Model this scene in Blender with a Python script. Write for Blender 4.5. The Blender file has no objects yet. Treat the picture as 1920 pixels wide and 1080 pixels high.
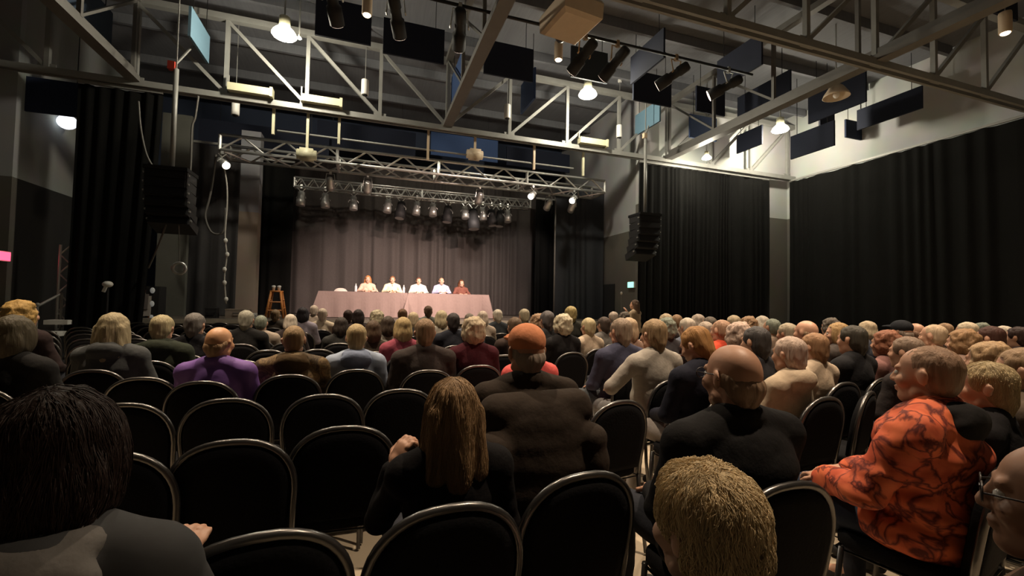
import bpy, bmesh, math, random
from mathutils import Vector, Matrix, Euler, noise
from mathutils.bvhtree import BVHTree
import numpy as np
random.seed(7)
SC = bpy.context.scene
COL = SC.collection
PI = math.pi
# ------------------------------------------------------------------ camera
FPX, YAW, PITCH, ROLL, CAMH = 817.0, 18.49, 1.89, 1.10, 1.40
def _axes():
    y, p, r = map(math.radians, (YAW, PITCH, ROLL))
    F = Vector((math.sin(y) * math.cos(p), math.cos(y) * math.cos(p), math.sin(p)))
    R = Vector((math.cos(y), -math.sin(y), 0)); U = R.cross(F)
    return F, R * math.cos(r) + U * math.sin(r), U * math.cos(r) - R * math.sin(r)
CF, CR, CU = _axes()
CAM0 = Vector((0, 0, CAMH))
camd = bpy.data.cameras.new('camera'); cam = bpy.data.objects.new('camera', camd); COL.objects.link(cam)
camd.sensor_width = 36; camd.lens = 36 * FPX / 1920; camd.clip_start = .05; camd.clip_end = 100
mw = Matrix.Identity(4)
for i, a in enumerate((CR, CU, -CF)):
    for j in range(3): mw[j][i] = a[j]
mw.translation = CAM0; cam.matrix_world = mw
SC.camera = cam
def ray(px, py): return CF + CR * ((px - 960) / FPX) - CU * ((py - 540) / FPX)
def at_d(px, py, d): return CAM0 + ray(px, py) * d           # d = distance along the view axis
def at_z(px, py, z): D = ray(px, py); return CAM0 + D * ((z - CAMH) / D.z)
def at_Y(px, py, Y): D = ray(px, py); return CAM0 + D * (Y / D.y)
def at_X(px, py, X): D = ray(px, py); return CAM0 + D * (X / D.x)
# ------------------------------------------------------------------ world and exposure
w = bpy.data.worlds.new('world'); SC.world = w; w.use_nodes = True
w.node_tree.nodes['Background'].inputs[0].default_value = (.02, .022, .026, 1)
w.node_tree.nodes['Background'].inputs[1].default_value = .3
vs = SC.view_settings
vs.view_transform = 'Standard'; vs.look = 'None'; vs.gamma = 1; vs.use_curve_mapping = False
vs.exposure = 0.65
HIGHBAY, PENDANT, STAGE_W = 200.0, 135.0, 1400.0
# ------------------------------------------------------------------ materials
MATS = {}
def mat(name, col, rough=.6, metal=0, nscale=0, namt=.25, bump=0, emit=0, ecol=None, spec=.5, coords='Object', stretch=(1, 1, 1), sheen=0):
    if name in MATS: return MATS[name]
    m = bpy.data.materials.new(name); m.use_nodes = True; MATS[name] = m
    nt = m.node_tree; b = nt.nodes['Principled BSDF']
    b.inputs['Base Color'].default_value = (*col, 1); b.inputs['Roughness'].default_value = rough
    b.inputs['Metallic'].default_value = metal; b.inputs['Specular IOR Level'].default_value = spec
    if sheen: b.inputs['Sheen Weight'].default_value = sheen
    if emit:
        b.inputs['Emission Color'].default_value = (*(ecol or col), 1); b.inputs['Emission Strength'].default_value = emit
    if nscale:
        tc = nt.nodes.new('ShaderNodeTexCoord'); mp = nt.nodes.new('ShaderNodeMapping'); mp.inputs['Scale'].default_value = stretch
        n = nt.nodes.new('ShaderNodeTexNoise'); n.inputs['Scale'].default_value = nscale; n.inputs['Detail'].default_value = 5
        nt.links.new(tc.outputs[coords], mp.inputs[0]); nt.links.new(mp.outputs[0], n.inputs[0])
        r = nt.nodes.new('ShaderNodeMix'); r.data_type = 'RGBA'
        r.inputs['A'].default_value = (*[c * (1 - namt) for c in col], 1); r.inputs['B'].default_value = (*[min(1, c * (1 + namt)) for c in col], 1)
        nt.links.new(n.outputs['Fac'], r.inputs['Factor']); nt.links.new(r.outputs['Result'], b.inputs['Base Color'])
        if bump:
            bn = nt.nodes.new('ShaderNodeBump'); bn.inputs['Strength'].default_value = bump; bn.inputs['Distance'].default_value = .02
            nt.links.new(n.outputs['Fac'], bn.inputs['Height']); nt.links.new(bn.outputs[0], b.inputs['Normal'])
    return m
def camo(name, c0, c1, c2, scale=7):
    if name in MATS: return MATS[name]
    m = bpy.data.materials.new(name); m.use_nodes = True; MATS[name] = m; nt = m.node_tree; b = nt.nodes['Principled BSDF']
    tc = nt.nodes.new('ShaderNodeTexCoord')
    n = nt.nodes.new('ShaderNodeTexNoise'); n.inputs['Scale'].default_value = scale; n.inputs['Detail'].default_value = 4; n.inputs['Distortion'].default_value = 1.2
    v = nt.nodes.new('ShaderNodeTexVoronoi'); v.feature = 'DISTANCE_TO_EDGE'; v.inputs['Scale'].default_value = scale * 1.1
    ad = nt.nodes.new('ShaderNodeVectorMath'); ad.operation = 'MULTIPLY_ADD'; ad.inputs[1].default_value = (.3, .3, .3)
    nt.links.new(tc.outputs['Object'], n.inputs[0]); v.inputs['Scale'].default_value = scale * 1.4; nt.links.new(n.outputs['Color'], ad.inputs[0]); nt.links.new(tc.outputs['Object'], ad.inputs[2]); nt.links.new(ad.outputs[0], v.inputs['Vector'])
    r1 = nt.nodes.new('ShaderNodeValToRGB'); r1.color_ramp.elements[0].position = .015; r1.color_ramp.elements[1].position = .15
    r1.color_ramp.elements[0].color = (*c2, 1); r1.color_ramp.elements[1].color = (1, 1, 1, 1)
    nt.links.new(v.outputs['Distance'], r1.inputs[0])
    r2 = nt.nodes.new('ShaderNodeValToRGB'); r2.color_ramp.elements[0].position = .4; r2.color_ramp.elements[1].position = .62
    r2.color_ramp.elements[0].color = (*c0, 1); r2.color_ramp.elements[1].color = (*c1, 1)
    nt.links.new(n.outputs['Fac'], r2.inputs[0])
    mx = nt.nodes.new('ShaderNodeMix'); mx.data_type = 'RGBA'; mx.blend_type = 'MULTIPLY'; mx.inputs['Factor'].default_value = 1
    nt.links.new(r2.outputs[0], mx.inputs['A']); nt.links.new(r1.outputs[0], mx.inputs['B']); nt.links.new(mx.outputs['Result'], b.inputs['Base Color'])
    b.inputs['Roughness'].default_value = .75
    return m
def two_tone(name, low, high, z):
    m = mat(name, low, .85); nt = m.node_tree; b = nt.nodes['Principled BSDF']
    g = nt.nodes.new('ShaderNodeNewGeometry'); s = nt.nodes.new('ShaderNodeSeparateXYZ'); nt.links.new(g.outputs['Position'], s.inputs[0])
    c = nt.nodes.new('ShaderNodeMath'); c.operation = 'GREATER_THAN'; c.inputs[1].default_value = z; nt.links.new(s.outputs['Z'], c.inputs[0])
    n = nt.nodes.new('ShaderNodeTexNoise'); n.inputs['Scale'].default_value = 1.5; n.inputs['Detail'].default_value = 6; nt.links.new(g.outputs['Position'], n.inputs[0])
    x = nt.nodes.new('ShaderNodeMix'); x.data_type = 'RGBA'; x.inputs['A'].default_value = (*low, 1); x.inputs['B'].default_value = (*high, 1)
    nt.links.new(c.outputs[0], x.inputs['Factor'])
    h = nt.nodes.new('ShaderNodeMix'); h.data_type = 'RGBA'; h.blend_type = 'MULTIPLY'; h.inputs['Factor'].default_value = .25
    nt.links.new(x.outputs['Result'], h.inputs['A']); nt.links.new(n.outputs['Color'], h.inputs['B']); nt.links.new(h.outputs['Result'], b.inputs['Base Color'])
    return m
M_WALL = two_tone('painted_wall', (.105, .095, .082), (.33, .335, .34), 3.8)
M_WALLC = two_tone('painted_wall_corner', (.12, .11, .095), (.46, .47, .46), 4.6)
M_DECK = mat('ceiling_deck', (.13, .135, .15), .8, 0, 3, .2, .2, stretch=(6, .3, 1))
M_FLOOR = mat('concrete_floor', (.5, .42, .31), .35, 0, 2.5, .18, .05)
M_STEEL = mat('painted_steel', (.25, .25, .235), .5, .2, 6, .15)
M_BEAM = mat('grey_beam', (.13, .125, .115), .55, .1, 5, .15)
M_ALU = mat('aluminium_truss', (.62, .62, .6), .35, .75, 20, .12)
M_BLACK = mat('black_metal', (.012, .012, .013), .45, .3)
M_BLACKM = mat('black_paint', (.01, .01, .011), .7)
M_DRAPE = mat('black_drape', (.005, .005, .0046), .95, 0, 40, .3, .1, spec=.12)
M_DRAPE2 = mat('charcoal_drape', (.035, .033, .034), .9, 0, 40, .25, .1)
M_BACKD = mat('grey_backdrop', (.062, .054, .051), .92, 0, 30, .25, .1, spec=.2)
M_NAVY = mat('navy_panel', (.004, .0075, .022), .85, 0, 60, .3, .1)
M_BLUE = mat('blue_panel', (.03, .065, .17), .8, 0, 60, .2, .1)
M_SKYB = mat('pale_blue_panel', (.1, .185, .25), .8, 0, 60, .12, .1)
M_WHITE = mat('white_plastic', (.75, .74, .7), .5)
M_BEIGE = mat('beige_plastic', (.55, .43, .3), .5, 0, 8, .1)
M_CREAM = mat('cream_metal', (.5, .48, .33), .5)
M_STAGE = mat('stage_floor', (.1, .085, .07), .5, 0, 6, .2)
M_STAGEF = mat('stage_front', (.05, .045, .04), .8)
M_CLOTH = mat('mauve_tablecloth', (.25, .18, .165), .85, 0, 14, .1, .15)
M_WOOD = mat('orange_wood', (.55, .21, .05), .45, 0, 9, .3, .1, stretch=(1, 1, .12))
M_CHAIRF = mat('chair_frame_metal', (.15, .145, .14), .3, .9, 30, .1)
M_VINYL = mat('chair_black_fabric', (.006, .006, .007), .85, 0, 90, .35, .15, spec=.12)
M_RUB = mat('rubber', (.02, .02, .02), .8)
M_GLASSF = mat('spectacle_frame', (.02, .014, .012), .35)
M_CABLE = mat('cable', (.1, .095, .085), .6)
M_ROPE = mat('pale_cord', (.42, .4, .36), .7)
M_RED = mat('red_paint', (.5, .05, .03), .5)
# ------------------------------------------------------------------ mesh helpers
class MB:
    def __init__(s): s.v = []; s.f = []; s.m = []
    def add(s, vs_, fs, mi=0):
        o = len(s.v); s.v += [tuple(p) for p in vs_]; s.f += [tuple(i + o for i in f) for f in fs]; s.m += [mi] * len(fs); return s
    def box(s, c, size, R=None, mi=0):
        c = Vector(c); vs_ = []
        for x in (-.5, .5):
            for y in (-.5, .5):
                for z in (-.5, .5):
                    p = Vector((x * size[0], y * size[1], z * size[2])); vs_.append(c + (R @ p if R else p))
        return s.add(vs_, [(0, 1, 3, 2), (4, 6, 7, 5), (0, 4, 5, 1), (2, 3, 7, 6), (0, 2, 6, 4), (1, 5, 7, 3)], mi)
    def bar(s, a, b, w, h=None, up=Vector((0, 0, 1)), mi=0):
        a = Vector(a); b = Vector(b); d = (b - a); L = d.length; d.normalize()
        if abs(d.dot(up)) > .99: up = Vector((0, 1, 0))
        x = d.cross(up).normalized(); z = x.cross(d)
        R = Matrix((x, d, z)).transposed()
        return s.box((a + b) / 2, (w, L, h or w), R, mi)
    def tube(s, pts, r, n=8, mi=0, closed=False):
        pts = [Vector(p) for p in pts]; N = len(pts); vs_ = []; prev = None
        for i, p in enumerate(pts):
            if closed: t = pts[(i + 1) % N] - pts[i - 1]
            else: t = pts[min(i + 1, N - 1)] - pts[max(i - 1, 0)]
            t.normalize()
            if prev is None:
                u = t.cross(Vector((0, 0, 1)));
                if u.length < .1: u = t.cross(Vector((1, 0, 0)))
            else: u = prev - t * prev.dot(t)
            u.normalize(); prev = u; v = t.cross(u)
            rr = r[i] if isinstance(r, (list, tuple)) else r
            for k in range(n): vs_.append(p + (u * math.cos(2 * PI * k / n) + v * math.sin(2 * PI * k / n)) * rr)
        fs = []
        for i in range(N if closed else N - 1):
            j = (i + 1) % N
            for k in range(n): fs.append((i * n + k, i * n + (k + 1) % n, j * n + (k + 1) % n, j * n + k))
        if not closed: fs += [tuple(range(n))[::-1], tuple((N - 1) * n + k for k in range(n))]
        return s.add(vs_, fs, mi)
    def lathe(s, prof, c=(0, 0, 0), n=16, R=None, mi=0):
        c = Vector(c); vs_ = []
        for (r, z) in prof:
            for k in range(n):
                p = Vector((r * math.cos(2 * PI * k / n), r * math.sin(2 * PI * k / n), z)); vs_.append(c + (R @ p if R else p))
        fs = []
        for i in range(len(prof) - 1):
            for k in range(n): fs.append((i * n + k, i * n + (k + 1) % n, (i + 1) * n + (k + 1) % n, (i + 1) * n + k))
        fs += [tuple(range(n))[::-1], tuple((len(prof) - 1) * n + k for k in range(n))]
        return s.add(vs_, fs, mi)
    def ell(s, c, rad, R=None, nu=16, nv=10, mi=0):
        c = Vector(c); vs_ = []; rad = Vector(rad)
        def P(th, ph):
            p = Vector((math.sin(th) * math.cos(ph) * rad.x, math.sin(th) * math.sin(ph) * rad.y, math.cos(th) * rad.z)); return c + (R @ p if R else p)
        vs_.append(P(0, 0))
        for i in range(1, nv):
            for k in range(nu): vs_.append(P(PI * i / nv, 2 * PI * k / nu))
        vs_.append(P(PI, 0)); L = len(vs_) - 1; fs = []
        for k in range(nu): fs.append((0, 1 + k, 1 + (k + 1) % nu))
        for i in range(nv - 2):
            for k in range(nu): a = 1 + i * nu; fs.append((a + k, a + nu + k, a + nu + (k + 1) % nu, a + (k + 1) % nu))
        a = 1 + (nv - 2) * nu
        for k in range(nu): fs.append((a + k, L, a + (k + 1) % nu))
        return s.add(vs_, fs, mi)
    def cap(s, a, b, ra, rb, n=14):
        a = Vector(a); b = Vector(b)
        s.ell(a, (ra,) * 3, None, n, 8); s.ell(b, (rb,) * 3, None, n, 8)
        if (b - a).length > 1e-4: s.tube([a, b], [ra * .995, rb * .995], n)
        return s
    def mesh(s, name, smooth=False):
        me = bpy.data.meshes.new(name); me.from_pydata(s.v, [], s.f)
        me.polygons.foreach_set('material_index', s.m)
        if smooth: me.polygons.foreach_set('use_smooth', [True] * len(me.polygons))
        me.update(); return me
def fix(me):
    bm = bmesh.new(); bm.from_mesh(me); bmesh.ops.recalc_face_normals(bm, faces=bm.faces); bm.to_mesh(me); bm.free(); return me
def ob(name, me, mt, parent=None, loc=None, smooth=False):
    if isinstance(me, MB): me = fix(me.mesh(name, smooth))
    o = bpy.data.objects.new(name, me); COL.objects.link(o)
    mts = mt if isinstance(mt, (list, tuple)) else [mt]
    if len(me.materials) == 0:
        for q in mts: me.materials.append(q)
    else:
        for i, q in enumerate(mts):
            if me.materials[i] != q: o.material_slots[i].link = 'OBJECT'; o.material_slots[i].material = q
    if parent is not None: o.parent = parent
    if loc is not None: o.location = loc
    return o
def empty(name, loc=(0, 0, 0), rz=0):
    o = bpy.data.objects.new(name, None); COL.objects.link(o); o.empty_display_size = .1; o.location = loc; o.rotation_euler.z = rz; return o
def tag(o, label, cat, group=None):
    o['label'] = label; o['category'] = cat
    if group: o['group'] = group
    return o
def struct(name, me, mt, parent=None, smooth=False):
    o = ob(name, me, mt, parent, smooth=smooth)
    if parent is None: o['kind'] = 'structure'
    return o
def box_ob(name, lo, hi, mt, parent=None, st=False):
    lo = Vector(lo); hi = Vector(hi); m = MB().box((lo + hi) / 2, hi - lo)
    return struct(name, m, mt, parent) if st else ob(name, m, mt, parent)
def light(name, kind, loc, energy, col, parent=None, **kw):
    l = bpy.data.lights.new(name, kind); l.energy = energy; l.color = col
    for k, v in kw.items():
        if k != 'target': setattr(l, k, v)
    o = bpy.data.objects.new(name, l); COL.objects.link(o); o.location = loc
    if 'target' in kw: o.rotation_euler = (Vector(kw['target']) - Vector(loc)).to_track_quat('-Z', 'Y').to_euler()
    if parent: o.parent = parent; o.matrix_parent_inverse = parent.matrix_world.inverted()
    return o
def wob(name, mb, mt, parent, smooth=False):                 # world-space mesh under an unrotated thing or part
    me = fix(mb.mesh(name, smooth)); off = Vector((0, 0, 0)); p = parent
    while p is not None: off += p.location; p = p.parent
    me.transform(Matrix.Translation(-off)); return ob(name, me, mt, parent)
# ------------------------------------------------------------------ room shell
YF, ZT, ZC = 11.5, 5.96, 8.3                                  # front truss plane, truss bottom chord, ceiling
XR, XS, XWL = 14.24, 8.1, -7.0                                # right drape line, stage side wall right, left wing wall
box_ob('floor', (-9.7, -4.2, -.1), (14.6, 18, 0), M_FLOOR, st=True)
box_ob('ceiling', (-9.7, -4.2, ZC), (14.6, 18, ZC + .1), M_DECK, st=True)
box_ob('wall_right', (XR + .16, -4, 0), (XR + .3, YF + .35, ZC), M_WALLC, st=True)
box_ob('wall_front', (XS, YF + .25, 0), (XR + .16, YF + .4, ZC), M_WALLC, st=True)
box_ob('wall_stage_right', (XS, YF + .4, 0), (XS + .15, 17.6, ZC), M_WALL, st=True)
box_ob('wall_left', (-9.6, -4, 0), (-9.45, YF + .4, ZC), M_WALL, st=True)
box_ob('wall_front_left', (-9.45, YF + .25, 0), (XWL, YF + .4, ZC), M_WALL, st=True)
box_ob('wall_stage_left', (XWL - .15, YF + .4, 0), (XWL, 17.6, ZC), two_tone('wing_wall_paint', (.018, .017, .016), (.3, .31, .3), 3.8), st=True)
box_ob('wall_back', (-9.6, -4.15, 0), (14.5, -4, ZC), M_WALL, st=True)
box_ob('wall_stage_back', (XWL, 17.6, 0), (XS + .15, 17.75, ZC), mat('blue_black_wall', (.03, .042, .075), .85), st=True)
SZ = .87
st = box_ob('stage_platform', (-5.6, 12.0, 0), (XS - .02, 17.55, SZ - .04), M_STAGEF)
st['kind'] = 'structure'
i = 0
for k in range(12):                                           # deck boards along the front of the stage
    x0 = -5.6 + k * 1.14
    box_ob('deck_panel', (x0 + .006, 11.96, SZ - .04), (min(x0 + 1.134, XS - .02), 17.55, SZ), M_STAGE, st)
tr = box_ob('trim_1', (-5.6, 11.93, SZ - .1), (XS - .02, 11.958, SZ), mat('stage_nosing', (.3, .27, .22), .6)); tr['kind'] = 'structure'
# left brick-coloured pilaster beside the stage
pa, pb = at_Y(443, 500, 14.2), at_Y(480, 500, 14.2)
box_ob('wall_pilaster', (pa.x, 14.2, SZ), (pb.x, 14.6, 6.2), two_tone('pilaster_paint', (.34, .27, .215), (.3, .3, .32), 3.85), st=True)
pa, pb = at_Y(292, 500, 13.6), at_Y(348, 500, 13.6)
box_ob('wall_wing', (pa.x, 13.6, 0), (pb.x, 13.75, 6.2), mat('wing_paint', (.1, .1, .085), .9, 0, 2, .2), st=True)
# ------------------------------------------------------------------ drapes
def drape(a, b, z0, z1, mt, label, wl=.16, amp=.045, bot=None, group=None, seed=1, thing=True, track=True):
    a = Vector((a[0], a[1], 0)); b = Vector((b[0], b[1], 0)); rnd = random.Random(seed)
    ba, bb = (Vector((*bot[0], 0)), Vector((*bot[1], 0))) if bot else (a, b)
    L = (b - a).length; n = max(24, int(L / wl * 8)); nz = 14
    nr = Vector((-(b - a).y, (b - a).x, 0)).normalized()
    ph = [0]; 
    for k in range(n): ph.append(ph[-1] + 2 * PI / 8 * (.25 + 1.5 * abs(noise.noise(Vector((k * .045, seed * 3.1, 1))) * 1.6)) * rnd.uniform(.7, 1.3))
    am = [amp * (.55 + .9 * noise.noise(Vector((k * .11, seed, 0)))**2 + .3 * rnd.random()) for k in range(n + 1)]
    vs_, fs = [], []
    for j in range(nz + 1):
        t = j / nz; z = z1 + (z0 - z1) * t
        for k in range(n + 1):
            u = k / n; p = (a.lerp(b, u)).lerp(ba.lerp(bb, u), t ** 1.3)
            o = math.sin(ph[k] + .5 * math.sin(t * 2 + seed)) * am[k] * (.6 + .5 * t) + .02 * math.sin(k * .05 + 3 * t)
            vs_.append(p + nr * o + Vector((0, 0, z + (.012 * math.sin(ph[k] * .5) if j == 0 else 0))))
    W = n + 1
    for j in range(nz):
        for k in range(n): fs.append((j * W + k, j * W + k + 1, (j + 1) * W + k + 1, (j + 1) * W + k))
    e = empty('stage_drape', (a + b) / 2 + Vector((0, 0, z0)))
    m = MB().add(vs_, fs); wob('drape_cloth', m, mt, e, True)
    if track:
        d = (b - a).normalized(); wob('curtain_track', MB().bar(a + Vector((0, 0, z1 + .05)), b + Vector((0, 0, z1 + .05)), .05, .06), M_STEEL, e)
    tag(e, label, 'curtain', group); return e
q = at_X(1482, 450, XR); drape((XR - .04, q.y), (XR - .04, -1.2), .05, ZT - .1, M_DRAPE, 'long black pleated drape covering the right wall of the hall', .34, .05, seed=3)
q = at_Y(1197, 450, YF); q2 = at_Y(1441, 450, YF)
drape((q.x, YF), (q2.x, YF), .05, ZT - .14, M_DRAPE, 'black pleated drape on the front wall right of the stage', .2, .06, seed=5)
ta, tb = at_Y(146, 160, YF), at_Y(305, 190, YF); la, lb = at_Y(120, 600, YF), at_Y(262, 600, YF)
drape((ta.x, YF), (tb.x, YF), .03, ZT - .12, M_DRAPE, 'tall black drape hanging at the left end of the stage', .22, .05, bot=((la.x, YF), (lb.x, YF)), seed=8)
q, q2 = at_Y(350, 450, 14.0), at_Y(446, 450, 14.0)
drape((q.x, 14.0), (q2.x, 14.0), SZ + .02, 5.6, M_DRAPE2, 'charcoal wing drape between loudspeaker array and brown pilaster', .25, .04, seed=11)
q, q2 = at_Y(478, 450, 15.0), at_Y(548, 450, 15.0)
drape((q.x, 15.0), (q2.x, 15.0), SZ + .02, 5.6, M_DRAPE, 'black leg drape on the stage left of the panel table', .2, .05, seed=12)
q, q2 = at_Y(1004, 450, 15.6), at_Y(1050, 450, 15.6)
drape((q.x, 15.6), (q2.x, 15.6), SZ + .02, 5.4, M_DRAPE, 'narrow black leg drape right of the lit backdrop', .2, .05, seed=13)
q, q2 = at_Y(1040, 450, 13.7), at_Y(1131, 450, 13.7)
drape((q.x, 13.7), (min(q2.x, XS - .05), 13.7), SZ + .02, 5.5, mat('blue_black_drape', (.018, .02, .025), .9, 0, 40, .3, .1), 'blue-black leg drape against the right stage wall', .3, .03, seed=14)
q, q2 = at_Y(470, 450, 16.6), at_Y(1060, 450, 16.6)
drape((q.x, 16.6), (q2.x, 16.6), SZ + .02, 6.2, M_BACKD, 'wide charcoal backdrop curtain behind the panel table', .36, .1, seed=15)
# ------------------------------------------------------------------ roof steel
M_FAR = M_STEEL
def cross_truss(Y, xa, xb, label, joints, diag_flip, zt=7.85):
    e = empty('roof_truss', ((xa + xb) / 2, Y, ZT))
    for dy in (-.07, .07):
        wob('bottom_chord', MB().bar((xa, Y + dy, ZT + .04), (xb, Y + dy, ZT + .04), .055, .13), M_STEEL, e)
    wob('top_chord', MB().bar((xa, Y, zt), (xb, Y, zt), .16, .14), M_STEEL, e)
    for i, x in enumerate(joints):
        wob('web_post', MB().bar((x, Y, ZT + .1), (x, Y, zt - .07), .085, .085), M_STEEL, e)
        wob('gusset_plate', MB().box((x, Y, ZT + .1), (.3, .02, .2)), M_STEEL, e)
        if i + 1 < len(joints):
            x2 = joints[i + 1]
            a, b = ((x, Y, zt - .08), (x2, Y, ZT + .12)) if diag_flip(x) else ((x, Y, ZT + .12), (x2, Y, zt - .08))
            wob('web_brace', MB().bar(a, b, .075, .075), M_STEEL, e)
    tag(e, label, 'truss'); return e
J = [-9.35, -8.02, -6.4, -4.9, -3.2, -1.5, .2, 1.92, 3.68, 5.45, 7.2, 8.97, 10.7, 12.4, 14.1]
cross_truss(YF, -9.45, XR + .15, 'light grey steel roof truss along the front of the stage', J, lambda x: x < 1.8)
cross_truss(5.5, -9.45, XR + .15, 'grey steel roof truss crossing above the audience', J, lambda x: x < 1.8)
def long_beam(X, label):
    e = empty('roof_beam', (X, 4, ZT))
    wob('bottom_chord', MB().box((X, 3.7, ZT + .12), (.24, 15.4, .12)).box((X, 3.7, ZT + .25), (.06, 15.4, .16)), M_BEAM, e)
    wob('top_chord', MB().box((X, 3.7, 7.85), (.16, 15.4, .14)), M_BEAM, e)
    for k in range(9):
        y = -3.5 + k * 1.86
        wob('web_post', MB().bar((X, y, ZT + .3), (X, y, 7.8), .07), M_BEAM, e)
        if k < 8: wob('web_brace', MB().bar((X, y, ZT + .32), (X, y + 1.86, 7.78), .05), M_BEAM, e)
    tag(e, label, 'beam', None)
long_beam(-4.9, 'grey roof beam running to the stage, upper left')
long_beam(1.92, 'grey roof beam running to the stage, above the panel table')
long_beam(8.97, 'grey roof beam running to the stage, upper right')
for k in range(11):
    y = -3 + k * 2.0
    tag(wob('ceiling_joist', MB().box((2.4, y, 8.17), (23.8, .09, .24)), M_DECK, None), 'dark grey joist under the ceiling deck, %s from the stage end' % ('eleventh', 'tenth', 'ninth', 'eighth', 'seventh', 'sixth', 'fifth', 'fourth', 'third', 'second', 'first')[k], 'joist', 'ceiling joists')
# ------------------------------------------------------------------ acoustic panels hung from the ceiling
def panel(px, py, z, wid, h, axis, mt, label, thick=.05, skew=0):
    c = at_z(px, py, z)
    e = empty('acoustic_panel', (c.x, c.y, z - h / 2)); e.rotation_euler.z = 0
    size = (wid, thick, h) if axis == 'x' else (thick, wid, h)
    wob('panel_board', MB().box(c, size), mt, e)
    for s in (-.35, .35):
        o = Vector((wid * s, 0, 0)) if axis == 'x' else Vector((0, wid * s, 0))
        wob('hanger_wire', MB().bar(c + o + Vector((0, 0, h / 2)), (c.x + o.x, c.y + o.y, ZC), .012), M_BLACK, e)
    tag(e, label, 'acoustic panel', 'acoustic panels'); return e
NV = M_NAVY
panel(645, 40, 7.25, 1.1, .82, 'x', NV, 'navy acoustic panel hanging right of the left high-bay lamp')
panel(777, 78, 7.25, 1.35, .8, 'x', NV, 'wide navy acoustic panel left of the central roof beam')
panel(954, 115, 7.25, 1.25, .82, 'x', NV, 'navy acoustic panel just right of the central roof beam')
panel(1105, 122, 7.55, 1.05, .8, 'x', mat('slate_panel', (.025, .033, .04), .85), 'slate acoustic panel behind the middle high-bay lamp')
panel(1223, 167, 7.2, 1.2, .8, 'x', NV, 'navy acoustic panel facing the audience below the spotlights')
panel(1213, 108, 7.35, 1.3, .7, 'y', NV, 'navy side-on acoustic panel left of the ribbed spotlight')
panel(1332, 190, 7.2, 1.0, .72, 'x', NV, 'small navy acoustic panel left of the right roof beam')
panel(1385, 118, 7.2, 1.3, .75, 'y', NV, 'navy side-on panel above the right roof beam')
panel(1430, 185, 7.2, 1.7, .8, 'y', NV, 'long navy side-on panel beside the right roof beam')
panel(1405, 262, 6.9, 1.0, .62, 'y', NV, 'navy panel left of the corner high-bay lamp')
panel(1522, 264, 6.25, 1.3, .7, 'y', NV, 'navy panel under the corner high-bay lamp')
panel(1567, 185, 7.0, 1.5, .8, 'y', NV, 'navy panel behind the dome pendant')
panel(1550, 228, 6.95, .6, .6, 'x', NV, 'short navy panel right of the corner lamp')
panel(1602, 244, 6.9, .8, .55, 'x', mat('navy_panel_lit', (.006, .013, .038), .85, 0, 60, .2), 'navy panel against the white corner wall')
panel(1665, 205, 7.0, 1.6, .6, 'y', NV, 'long navy panel nearest the right wall')
panel(858, 152, 6.95, 1.5, .9, 'y', M_BLUE, 'blue edge-on panel beside the central roof beam')
panel(990, 172, 6.95, 1.0, .8, 'y', M_BLUE, 'blue edge-on panel over the middle of the stage truss')
panel(1318, 240, 6.75, 1.0, .7, 'x', M_BLUE, 'mid-blue panel left of the small corner lamp')
panel(1214, 222, 7.0, 1.2, .64, 'y', M_SKYB, 'pale blue panel lit beside the right loudspeaker pipe')
panel(374, 68, 7.0, 1.1, .62, 'y', M_SKYB, 'pale blue panel lit above the left loudspeaker pipe')
panel(168, 22, 7.0, 1.5, .9, 'y', mat('dull_blue_panel', (.03, .05, .085), .85), 'dull blue panel at the upper left corner')
panel(1870, 2, 7.2, 1.2, .5, 'x', NV, 'navy panel at the top right corner')
c = at_Y(66, 178, 12.0); panel(66, 178, c.z, 2.0, .75, 'x', mat('navy_valance', (.012, .022, .06), .85, 0, 60, .2), 'navy valance panel left of the tall black drape')
for (x, y, Y, wd, h, mt, lb) in ((500, 265, 15.2, 3.6, .9, M_NAVY, 'navy panel high over the stage, left'), (690, 262, 15.6, 3.2, .9, M_NAVY, 'navy panel high over the stage, left of centre'), (872, 277, 15.0, 2.4, .8, M_BLUE, 'bright blue panel high over the stage, centre'), (1010, 300, 15.4, 2.6, .7, M_NAVY, 'navy panel high over the stage, right')):
    c = at_Y(x, y, Y); panel(x, y, c.z, wd, h, 'x', mt, lb)
# ------------------------------------------------------------------ lamps
def lamp_emit(name, col, s): return mat(name, (1, 1, 1), .5, emit=s, ecol=col)
WARM = (1.0, .91, .72)
def highbay(p, r, label, power, glow):
    e = empty('highbay_lamp', p)
    ob('housing', MB().lathe([(r * .3, r * 1.6), (r * .42, r * 1.55), (r * .45, r * .8), (r * .3, r * .72)], n=16), M_CREAM, e, smooth=True)
    ob('stem', MB().bar((0, 0, r * 1.5), (0, 0, ZC - p[2]), .03), M_STEEL, e)
    ob('lens', MB().lathe([(r * .42, r * .72), (r * .85, r * .3), (r, 0), (r * .9, -r * .12), (r * .5, -r * .2)], n=14), lamp_emit('lamp_glow_%d' % glow, WARM, glow), e, smooth=True)
    tag(e, label, 'lamp')
    l = light('lamp_light', 'POINT', (0, 0, -r * .75), power, WARM, None, shadow_soft_size=r * .45); l.parent = e; return e
for (px, py, lb) in ((533, 66, 'glowing high-bay lamp over the left of the hall'), (1102, 178, 'glowing high-bay lamp in the middle of the ceiling'), (1463, 244, 'glowing high-bay lamp near the right rear corner')):
    highbay(at_z(px, py, 7.0), .25, lb, HIGHBAY, 14)
highbay(at_Y(1325, 297, 10.6), .14, 'small glowing lamp above the front wall drape', HIGHBAY * .5, 14)
highbay(at_z(561, 72, 7.05), .05, 'tiny glowing lamp beside the left high-bay lamp', 6, 14)
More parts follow.
